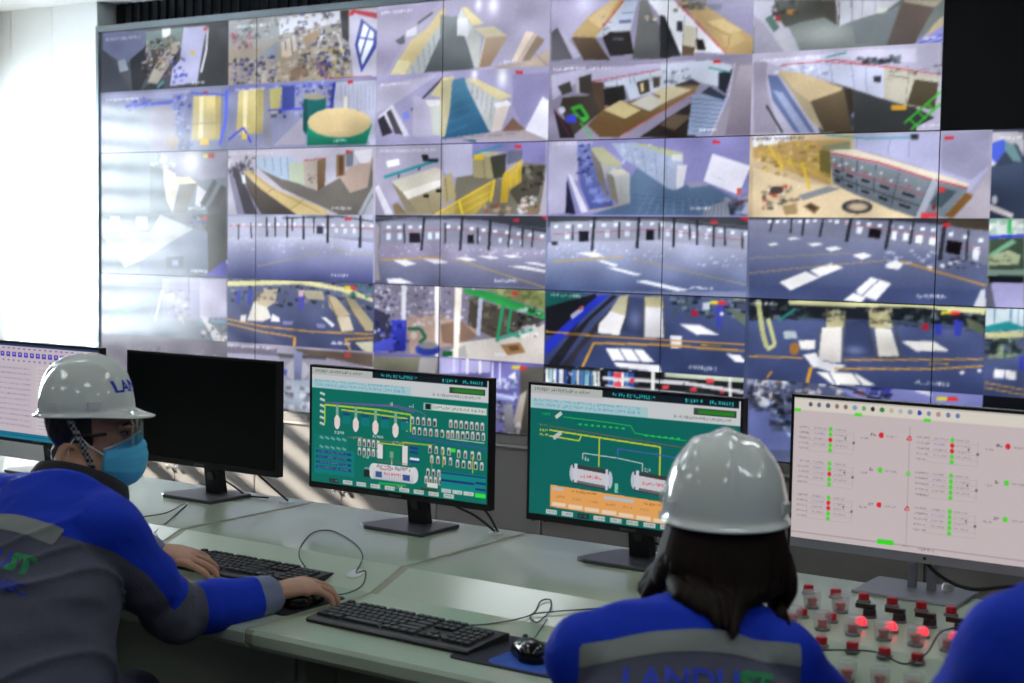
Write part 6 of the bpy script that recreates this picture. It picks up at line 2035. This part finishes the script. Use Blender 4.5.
def person(name, label, J, opt):
    root = tag(empty(name, (J['hip'][0], J['hip'][1], 0)), label, 'person')
    V3 = Vector; hip, shR, shL, nk = V3(J['hip']), V3(J['shR']), V3(J['shL']), V3(J['neck'])
    mid = (shR+shL)/2; ex = (shR-shL).normalized(); up = (mid-hip).normalized(); ey = up.cross(ex).normalized(); up = ex.cross(ey).normalized() if False else up
    H = frame(J['head'], J['look'], J.get('headup', (0, 0, 1)), opt.get('hs', .93))
    W = opt.get('w', 1.0)
    arms = {'R': [shR, V3(J['elR']), V3(J['wrR'])], 'L': [shL, V3(J['elL']), V3(J['wrL'])]}
    # ---- body: one continuous skin surface (head, neck, trunk, arms, hands)
    bm = bmesh.new(); head_shapes(bm, H, nk)
    sp = [hip+up*.02, hip+up*.18, hip+up*.34, mid-up*.02, nk]
    tube(bm, sp, [(.15*W, .095), (.13*W, .09), (.145*W, .095), (.12*W, .075), (.05, .05)], 20, xdir=ex)
    for k in 'RL':
        a, b, c = arms[k]; limb(bm, [nk-up*.05, a], [.045, .05]); limb(bm, [a, a*.5+b*.5, b], [.052, .043, .038]); limb(bm, [b, b*.6+c*.4, c], [.040, .039, .027])
        hd = J['hand'+k]; Mh = frame(c, hd[0], hd[1], opt.get('hands', .95)); hand_shapes(bm, Mh, 1 if k == 'R' else -1, **opt.get('hand'+k, {}))
    me = voxel(bm, .0032, 3, .5); _bv = mesh_np(me); bvh_b = BVHTree.FromPolygons([tuple(v) for v in _bv[0]], _bv[1].tolist()); body = finish('body', me, opt['skin'], root)
    # ---- trousers and shoes
    bm = bmesh.new(); f2 = V3((ey.x, ey.y, 0)).normalized(); r2 = V3((ex.x, ex.y, 0)).normalized(); z0 = hip.z
    ellipsoid(bm, (0, 0, 0), (1, 1, 1), Matrix.Translation(hip+V3((0, 0, .01))-f2*.01) @ frame((0, 0, 0), f2) @ Matrix.Diagonal((.170*W, .130, .115, 1)))
    shoes = []
    for s in (-1, 1):
        a = hip+r2*s*.09*W-V3((0, 0, .01)); b = a+f2*.40+r2*s*.05+V3((0, 0, .01)); b.z = z0-.005; c = V3((b.x, b.y, .10))+f2*opt.get('foot', .02)
        limb(bm, [a, (a+b)/2, b], [.090*W, .086*W, .070]); limb(bm, [b, (b+c)/2, c], [.070, .062, .052]); shoes.append(c)
    finish('trousers', voxel(bm, .010, 4), M['trouser'], root)
    for c in shoes:
        bm = bmesh.new(); Mx = frame(V3((c.x, c.y, 0)), f2)
        prf = [(-.07, .026, .075), (-.05, .036, .082), (0, .040, .085), (.06, .044, .062), (.12, .046, .050), (.165, .036, .040), (.185, .018, .028)]
        rg = [[bm.verts.new(Mx @ V3((wd*math.cos(q), y, .002+hh*max(0, math.sin(q))))) for q in [PI*i/10 for i in range(11)]] for y, wd, hh in prf]
        for a, b in zip(rg, rg[1:]):
            for i in range(10): bm.faces.new((a[i], a[i+1], b[i+1], b[i]))
            bm.faces.new((a[10], a[0], b[0], b[10]))
        bm.faces.new(rg[0]); bm.faces.new(rg[-1]); bm_finish('shoe', bm, M['shoe'], root)
    # ---- jacket
    bm = bmesh.new(); D = opt.get('d', 1.0)
    sp = [hip-up*.06, hip+up*.06, hip+up*.18, hip+up*.30, mid-up*.06, mid+up*.02-ey*.005, nk-up*.015, nk+up*.012]
    tube(bm, [p-ey*q for p, q in zip(sp, (0, .005, .01, .012, .01, 0, 0, 0))], [(.200*W, .165*D), (.200*W, .160*D), (.194*W, .150*D), (.198*W, .142*D), (.190*W, .122*D), (.145*W, .098*D), (.082, .078), (.066, .066)], 28, xdir=ex)
    ra = opt.get('sl', 1.0)
    for k in 'RL':
        a, b, c = arms[k]; e = c+(c-b).normalized()*(-.012)
        limb(bm, [nk-up*.035, (nk+a)/2-up*.004, a], [.060, .066, .074*ra]); limb(bm, [a, a*.5+b*.5, b], [.080*ra, .072*ra, .064*ra], k=6); limb(bm, [b, b*.5+e*.5, e], [.064*ra, .057*ra, .049*ra], k=6)
    me = voxel(bm, .0075, 6, .5); V, T = mesh_np(me); bpy.data.meshes.remove(me)
    N = vnormals(V, T)
    dR, tR = seg_dist(V, arms['R'][0], arms['R'][1]); dR2, tR2 = seg_dist(V, arms['R'][1], arms['R'][2]); dL, tL = seg_dist(V, arms['L'][0], arms['L'][1]); dL2, tL2 = seg_dist(V, arms['L'][1], arms['L'][2])
    lu = np.linalg.norm(np.array(arms['R'][1]-arms['R'][0])); lf = np.linalg.norm(np.array(arms['R'][2]-arms['R'][1]))
    sR = np.where(dR2 < dR, lu+tR2*lf, tR*lu); sL = np.where(dL2 < dL, lu+tL2*lf, tL*lu)
    darm = np.minimum(np.minimum(dR, dR2), np.minimum(dL, dL2)); isR = np.minimum(dR, dR2) < np.minimum(dL, dL2); s = np.where(isR, sR, sL)
    loc = V-np.array(mid); lx = loc@np.array(ex); ly = loc@np.array(ey); lz = loc@np.array(up)
    dt = np.sqrt((lx/(.185*W))**2+(ly/(.135*D))**2)-1+np.maximum(0, lz)*6; da = darm/(.076*ra)-1
    torso = da-dt+opt.get('tb', .0)                              # > 0 on the trunk
    # cloth folds: broad sags plus creases crossing the sleeves and the back
    amp = opt.get('fold', 1.0)
    f1 = noise_np(V, (7, 7, 13), 3.1); f2_ = noise_np(V, (15, 15, 30), 9.7); cre = 1-np.abs(noise_np(np.stack([lx*.6+lz*.9, ly*.5, lz*1.3-lx*.7], 1), (5, 5, 11), 5.0))*2.2
    cre = np.clip(cre, 0, 1)**3
    slv = np.sin((s*55+noise_np(V, (8, 8, 8), 1.7)*5))*np.exp(-((s-lu)/.10)**2)
    disp = amp*(.0085*f1+.0024*f2_+.0125*cre*(torso > 0)*np.clip(-lz*8, .15, 1)+.0042*slv*(torso < 0)); V = V+N*disp[:, None]
    zb = opt['zb']-opt.get('zcurve', .0)*np.abs(lx)**1.5*4-opt.get('ztilt', 0)*lx; hb = opt.get('hb', .016)
    lim = opt.get('plim', .17*W)
    bk = -ly*6+.25                                               # back half of the trunk
    f_cuff = np.where(torso < .4, s-(lu+lf-.040), -1.0)
    f_band = np.minimum.reduce([hb-np.abs(lz-zb), torso*.15+.03, (lim-np.abs(lx))*1.0])
    f_grey = np.minimum.reduce([zb-lz, torso*.15+.012])
    if opt.get('panel'): f_grey = np.minimum(f_grey, (lim-np.abs(lx)))
    f_elb = np.where(torso < .2, .050-np.abs(s-lu+.0), -1.0) if opt.get('elbow', True) else np.full(len(V), -1.0)
    f_grey = np.maximum(f_grey, f_elb)
    if opt.get('under'):                                         # underside of the upper sleeves is grey too
        for k in 'RL':
            a, b, c = arms[k]; A = np.array(a); AB = np.array(b)-A; t_ = np.clip(((V-A)@AB)/(AB@AB), 0, 1); dv = V-(A+t_[:, None]*AB); uu = np.array((0, .45, .9))
            own = (isR if k == 'R' else ~isR) & (s < lu+.02); f_grey = np.maximum(f_grey, np.where(own, -(dv@uu)-.018-.05*np.clip(.35-t_, 0, 1), -1.0))
    bvh = BVHTree.FromPolygons([tuple(v) for v in V], T.tolist())
    (Vc, Tc, sc), (Vr, Tr, sr) = split(V, T, f_cuff); fb = resamp(f_band, sr); fg = resamp(f_grey, sr)
    (Vb, Tb, sb), (Vr2, Tr2, sr2) = split(Vr, Tr, fb); fg2 = resamp(fg, sr2)
    (Vg, Tg, sg), (Vj, Tj, sj) = split(Vr2, Tr2, fg2)
    jk = finish('jacket', np_mesh('jacket', Vj, Tj), M['blue'], root)
    finish('grey_panel', np_mesh('grey_panel', Vg, Tg), M['grey'], jk)
    nb = resamp(resamp(N, sr), sb); finish('reflective_band', np_mesh('reflective_band', Vb+nb*.0012, Tb), M['band'], jk)
    # the two cuffs are pieces of their own
    cR = np.array(arms['R'][2]); cL = np.array(arms['L'][2])
    side = np.linalg.norm(Vc[Tc].mean(1)-cR, axis=1) < np.linalg.norm(Vc[Tc].mean(1)-cL, axis=1)
    for sel in (side, ~side):
        if sel.any():
            u, inv = np.unique(Tc[sel], return_inverse=True); finish('cuff', np_mesh('cuff', Vc[u], inv.reshape(-1, 3)), M['cuff'], jk)
    # ---- logo on the back
    if opt.get('logo'):
        lx0, lz0, sz = opt['logo']; Fm = Matrix((ex, up, -ey)).transposed().to_4x4()
        o0 = mid-ey*.45
        def put(body, size, x, z, m, off=.0014, shear=.12):
            t = text_mesh(body, size, off, shear, 'LEFT'); F2 = Fm.copy(); F2.translation = o0+ex*x+up*z; wrap_on(t, bvh, F2, ey, .0025); bm_finish('logo_print', t, m, jk, False)
        put('LANDU', sz, lx0, lz0, M['logo_blue']); put('ST', sz, lx0+sz*3.42, lz0, M['logo_green'], .003)
        put('HEC', sz*.62, lx0+sz*3.35, lz0-sz*.95, M['logo_blue'], .0006)
    # ---- collar
    if opt.get('collar', True):
        bm = bmesh.new(); cax = (V3(J['head'])-nk); cax = (cax.normalized()+up*1.0).normalized(); n = 40; rows = []
        cx_ = ex; cy_ = (V3(J['look'])*.4+ey).normalized(); cy_ = (cy_-cax*cy_.dot(cax)).normalized(); cx_ = cy_.cross(cax)
        for (rr, hh) in ((.096, -.034), (.095, .008), (.090, .032), (.085, .046), (.078, .044), (.081, .0), (.082, -.034)):
            row = []
            for i in range(n):
                a = -PI/2+math.radians(24)+(2*PI-math.radians(48))*i/(n-1)+PI; fr = max(0, math.cos(a-PI/2)) if False else 0
                u_ = abs(i/(n-1)-.5)*2; fl = 1+.28*u_**4; row.append(bm.verts.new(nk+cx_*(rr*1.0*fl*math.cos(a))+cy_*(rr*1.02*fl*math.sin(a)+.006)+cax*(hh*(1+.35*u_**3)-.012*u_)))
            rows.append(row)
        for a, b in zip(rows, rows[1:]+rows[:1]):
            for i in range(n-1): bm.faces.new((a[i], a[i+1], b[i+1], b[i]))
        bm.faces.new([r_[0] for r_ in rows]); bm.faces.new([r_[-1] for r_ in rows][::-1]); bm_finish('collar', bm, M['collar'], jk)
    # ---- hair, face
    hm = opt['hair']
    if opt['style'] == 'short':
        bm = bmesh.new(); ellipsoid(bm, (0, -.014, .040), (.0815, .100, .092), H, 64, 40); ellipsoid(bm, (0, -.045, -.045), (.066, .058, .055), H, 48, 30)
        me = voxel(bm, .004, 4); V2, T2 = mesh_np(me); bpy.data.meshes.remove(me); Hi = np.array(H.inverted()); Lc = V2@Hi[:3, :3].T+Hi[:3, 3]
        x, y, z = Lc.T; fld = np.maximum(np.minimum(.016-y, np.where((y > -.062) & (y < .0), z+.008, z+.01)), np.minimum(np.minimum(-.060-y, z+.085), .2)); fld = np.maximum(fld, np.minimum.reduce([.014-y, y+.004, z+.028]))
        (Va, Ta, _), _n = split(V2, T2, fld); nn = vnormals(Va, Ta); Va = Va+nn*(noise_np(Va, (70, 70, 40), 2.0)*.003)[:, None]; finish('hair', np_mesh('hair', Va, Ta), hm, root)
    else:
        bm = bmesh.new(); ellipsoid(bm, (0, -.018, .036), (.086, .100, .094), H, 40, 24)
        rg = random.Random(5); dn = V3((0, 0, -1)); fwd = (H.to_3x3() @ V3((0, 1, 0))).normalized(); rt = (H.to_3x3() @ V3((1, 0, 0))).normalized()
        for i in range(64):
            q = (i+.5)/64; ang = math.radians(-158+316*q)*.86; x = math.sin(ang); yb = -math.cos(ang)
            hsh = rg.random(); J1 = lambda k: rg.uniform(-k, k)
            p0 = H @ V3((.080*x, .088*yb-.02, .055)); p1 = H @ V3((.092*x, .100*yb-.028, .004)); p2 = H @ V3((.084*x+J1(.006), .100*yb-.042, -.034))
            L = opt['hairlen']; p4 = H @ V3((.042*x-.012+J1(.012), .100*yb-.060, -.034-L*max(.15, 1-1.0*x*x)*(1+J1(.28))))
            if ang < -1.25: p2 = H @ V3((-.104+J1(.004), .05*yb-.03, -.036)); p4 = H @ V3((-.128+J1(.012), .04*yb-.03, -.080+J1(.014)))
            elif ang > 1.25: p2 = H @ V3((.094+J1(.004), .06*yb-.03, -.036)); p4 = H @ V3((.086+J1(.008), .05*yb-.03, -.088+J1(.012)))
            p3 = p2*.5+p4*.5-fwd*.012*max(0, -yb)
            pth = smooth_path([p0, p1, p2, p3, p4], 5)
            for qi in range(6, len(pth)):
                for bv in (bvh_b, bvh):
                    hit = bv.ray_cast(pth[qi]-fwd*.5, fwd)
                    if hit[0] is not None and -.012 < (pth[qi]-hit[0]).dot(fwd) < .11: pth[qi] = hit[0]-fwd*(.012+.006*hsh)
            pth = [pth[0]]+[(pth[qi-1]+pth[qi]*2+pth[qi+1])/4 for qi in range(1, len(pth)-1)]+[pth[-1]]
            tube(bm, pth, [rr for rr in np.interp(np.linspace(0, 1, 21), [0, .3, .6, .9, 1], [.014, .017, .017, .010, .002])], 7)
        bm_finish('hair', bm, hm, root)
    for s_ in (-1, 1):
        bm = bmesh.new(); ellipsoid(bm, (s_*.031, .083, .010), (.0105, .0100, .0042), H, 14, 10); ey_ = bm_finish('eye', bm, M['eye'], body)
        bm = bmesh.new(); ellipsoid(bm, (s_*.031, .0915, .010), (.0055, .003, .0055), H, 12, 8); bm_finish('iris', bm, M['iris'], ey_)
        bm = bmesh.new(); tube(bm, [H @ V3((s_*.014, .101, .030)), H @ V3((s_*.032, .098, .035)), H @ V3((s_*.050, .082, .030))], [.0035, .0042, .002], 8); bm_finish('eyebrow', bm, hm, body)
    if opt.get('hat', True): make_hat(H, root, True)
    if opt.get('mask', True):
        bm = bmesh.new(); nu, nv = 40, 36; G = []
        for jv in range(nv):
            v = jv/(nv-1); row = []
            for iu in range(nu):
                u_ = -1+2*iu/(nu-1); th = u_*PI/2*.94
                yc = np.interp(v, [0, .18, .4, .7, .9, 1], [.112, .128, .134, .126, .108, .080]); xs = np.interp(v, [0, .3, .7, 1], [.070, .076, .074, .060]); ys = np.interp(v, [0, .5, 1], [.030, .022, .026])
                zt = np.interp(abs(u_), [0, .3, 1], [.012, .004, -.026]); zl = np.interp(abs(u_), [0, .5, 1], [-.128, -.122, -.098])
                saw = .0028*((v*3.6) % 1.0)*(1-abs(u_)**3) if .15 < v < .9 else 0
                row.append(H @ V3((xs*math.sin(th), ys+(yc-ys+saw)*max(0, math.cos(th))**.85, zt+(zl-zt)*v)))
            G.append([bm.verts.new(p) for p in row])
        ed = []
        for a, b in zip(G, G[1:]):
            for i in range(nu-1): ed.append(bm.faces.new((a[i], a[i+1], b[i+1], b[i])))
        bmesh.ops.recalc_face_normals(bm, faces=bm.faces)
        top = [v_.co.copy() for v_ in G[0]]; g0 = [v_.co.copy() for v_ in G[3]]
        geo = bmesh.ops.extrude_face_region(bm, geom=bm.faces[:]); ctr = H @ V3((0, .02, -.05))
        for v_ in [q for q in geo['geom'] if isinstance(q, bmesh.types.BMVert)]: v_.co += (ctr-v_.co).normalized()*.0016
        lt = [G[5][0].co.copy(), G[5][-1].co.copy()]; lb = [G[-6][0].co.copy(), G[-6][-1].co.copy()]
        mk = bm_finish('face_mask', bm, M['mask'], root)
        bm = bmesh.new(); tube(bm, [p+(p-ctr).normalized()*.001 for p in top], [.0028]*len(top), 6); bm_finish('mask_edge', bm, M['mask_w'], mk)
        for q, s_ in ((0, -1), (1, 1)):
            e1 = H @ V3((s_*.084, -.018, .010)); e2 = H @ V3((s_*.087, -.040, -.025)); e3 = H @ V3((s_*.080, -.026, -.055))
            bm = bmesh.new(); tube(bm, smooth_path([lt[q], (lt[q]+e1)/2+(H.to_3x3() @ V3((s_*.008, 0, 0))), e1, e2, e3, (lb[q]+e3)/2+(H.to_3x3() @ V3((s_*.006, 0, 0))), lb[q]], 6), .0016, 6); bm_finish('ear_loop', bm, M['mask_w'], mk)
    if opt.get('strap', True):
        for s_ in (-1, 1):
            bm = bmesh.new(); tube(bm, smooth_path([H @ V3((s_*p_[0], p_[1], p_[2])) for p_ in ((.088, -.040, .066), (.092, -.018, .020), (.091, .004, -.030), (.080, .024, -.085), (.050, .045, -.128), (.0, .055, -.138))], 6), .0072, 8, flat=(.25, 1.0), xdir=(H.to_3x3() @ V3((s_, 0, 0)))); bm_finish('chin_strap', bm, M['strap'], root)
    if opt.get('glasses'):
        g = None; bm = bmesh.new(); G = []
        for jv in range(9):
            v = jv/8; G.append([bm.verts.new(H @ V3((.074*math.sin(t), .040+.085*max(0, math.cos(t))**.7, -.022+.056*v+.006*abs(math.sin(t))))) for t in [math.radians(-84+168*i/30) for i in range(31)]])
        for a, b in zip(G, G[1:]):
            for i in range(30): bm.faces.new((a[i], a[i+1], b[i+1], b[i]))
        g = bm_finish('safety_glasses', bm, M['lens'], root)
        for s_ in (-1, 1): bm = bmesh.new(); tube(bm, smooth_path([H @ V3((s_*.075, .052, .014)), H @ V3((s_*.080, .02, .012)), H @ V3((s_*.083, -.022, .012)), H @ V3((s_*.082, -.034, -.004))], 5), .0022, 8, flat=(1.6, .8)); bm_finish('temple_arm', bm, M['black'], g)
    return root

def office_chair(loc, rot, label, backh=.0, arms=True, seat_z=.44):
    t = tag(empty('office_chair', (loc[0], loc[1], 0), rot), label, 'chair', 'operator chairs')
    M_ = M['chairfab']
    bm = bmesh.new(); prism(bm, rounded_rect(-.23, .23, -.22, .24, .07), 'z', seat_z-.07, seat_z); obj('seat', bm, M_, t, bev=.018, seg=3)
    if backh:
        bm = bmesh.new(); box(bm, -.20, .20, -.275, -.235, seat_z+.06, seat_z+backh); obj('backrest', bm, M_, t, bev=.018, seg=3)
        obj('back_bracket', bx(-.03, .03, -.262, -.244, seat_z-.06, seat_z+.12), M['black'], t)
    bm = bmesh.new(); lathe(bm, [(.03, .09), (.03, .24), (.022, .24), (.022, seat_z-.07)], 16); obj('column', bm, M['chrome'], t, smooth=True)
    for i in range(5):
        a = 2*PI*i/5; d = Vector((math.cos(a), math.sin(a), 0)); bm = bmesh.new(); tube(bm, [d*.02+Vector((0, 0, .10)), d*.29+Vector((0, 0, .065))], [.022, .014], 10); lg = obj('leg', bm, M['black'], t)
        bm = bmesh.new(); lathe(bm, [(.018, -.022), (.026, -.018), (.026, .018), (.018, .022)], 16, mtx=Matrix.Translation(d*.29+Vector((0, 0, .0265))) @ Matrix.Rotation(a, 4, 'Z') @ Matrix.Rotation(PI/2, 4, 'X')); obj('caster', bm, M['black'], lg, smooth=True)
    if arms:
        for s in (-1, 1):
            bm = bmesh.new(); tube(bm, [(s*.22, .02, seat_z-.04), (s*.275, .02, seat_z-.02), (s*.285, .02, seat_z+.15)], .013, 10); ar = obj('armrest', bm, M['black'], t)
            obj('arm_pad', bx(s*.285-.03, s*.285+.03, -.12, .13, seat_z+.15, seat_z+.175), M['black'], ar, bev=.01)
    return t
M['chairfab'] = mat('black chair mesh fabric', (22, 22, 25), .85, var=.15, bump=.3, bscale=200)
# the man at the left, typing, head turned to his right
man = person('person', 'person in blue and grey jacket, white hard hat and blue mask, typing', dict(
    hip=(4.425, -4.03, .57), shR=(4.470, -3.835, .985), shL=(4.105, -3.805, .985), neck=(4.255, -3.745, 1.022), head=(4.236, -3.662, 1.137), look=(.80, .60, .03), headup=(-.02, .0, 1),
    elR=(4.465, -3.645, .785), wrR=(4.518, -3.412, .790), elL=(3.945, -3.60, .800), wrL=(4.035, -3.315, .806),
    handR=((.32, .95, .10), (.05, -.25, 1)), handL=((.88, .50, -.10), (.1, -.2, 1))),
    dict(skin=M['skin'], hair=M['hair'], style='short', zb=-.040, ztilt=.10, zcurve=.12, hs=.86, w=1.06, glasses=True, logo=(-.085, -.115, .050), hands=1.14, handR=dict(curl=(.42, .48, .30)), handL=dict(curl=(.30, .50, .35)), tb=.10, sl=.95, under=True))
# the woman seen from behind
wom = person('person', 'person seen from behind with long dark hair under a white hard hat', dict(
    hip=(5.83, -3.93, .57), shR=(5.845, -3.712, .935), shL=(5.612, -3.885, .945), neck=(5.738, -3.725, .992), head=(5.713, -3.640, 1.078), look=(-.52, .85, .0), headup=(0, 0, 1),
    elR=(5.90, -3.56, .78), wrR=(5.72, -3.36, .80), elL=(5.55, -3.72, .78), wrL=(5.44, -3.46, .80),
    handR=((-.3, 1, -.1), (0, 0, 1)), handL=((.0, 1, -.1), (0, 0, 1))),
    dict(skin=M['skin_f'], hair=M['hair_brown'], style='long', hairlen=.040, zb=.012, zcurve=.06, hs=.965, w=.92, d=.95, sl=.86, logo=(-.112, -.050, .050), panel=True, strap=False, plim=.165, elbow=True, collar=False, mask=True, tb=.0))
# the person at the right edge, close to the camera
near = person('person', 'blurred person in plain blue jacket cut off at the right edge', dict(
    hip=(6.515, -4.17, .68), shR=(6.565, -3.925, 1.12), shL=(6.304, -4.098, 1.115), neck=(6.435, -4.005, 1.20), head=(6.405, -3.935, 1.29), look=(-.5, .86, 0), headup=(0, 0, 1),
    elR=(6.62, -3.73, .92), wrR=(6.48, -3.53, .88), elL=(6.175, -3.965, .89), wrL=(6.15, -3.73, .86),
    handR=((-.3, 1, -.1), (0, 0, 1)), handL=((.0, 1, -.1), (0, 0, 1))),
    dict(skin=M['skin'], hair=M['hair'], style='short', zb=-.30, hs=.95, w=1.0, mask=True, tb=-.2, elbow=False, sl=.92))
office_chair((4.425, -4.03), 0, 'black office chair the masked person sits on', seat_z=.46)
office_chair((5.83, -3.95), math.radians(33), 'black office chair under the person with long hair', seat_z=.46)
office_chair((6.515, -4.19), math.radians(33), 'black office chair under the blurred person at the right edge', seat_z=.55)
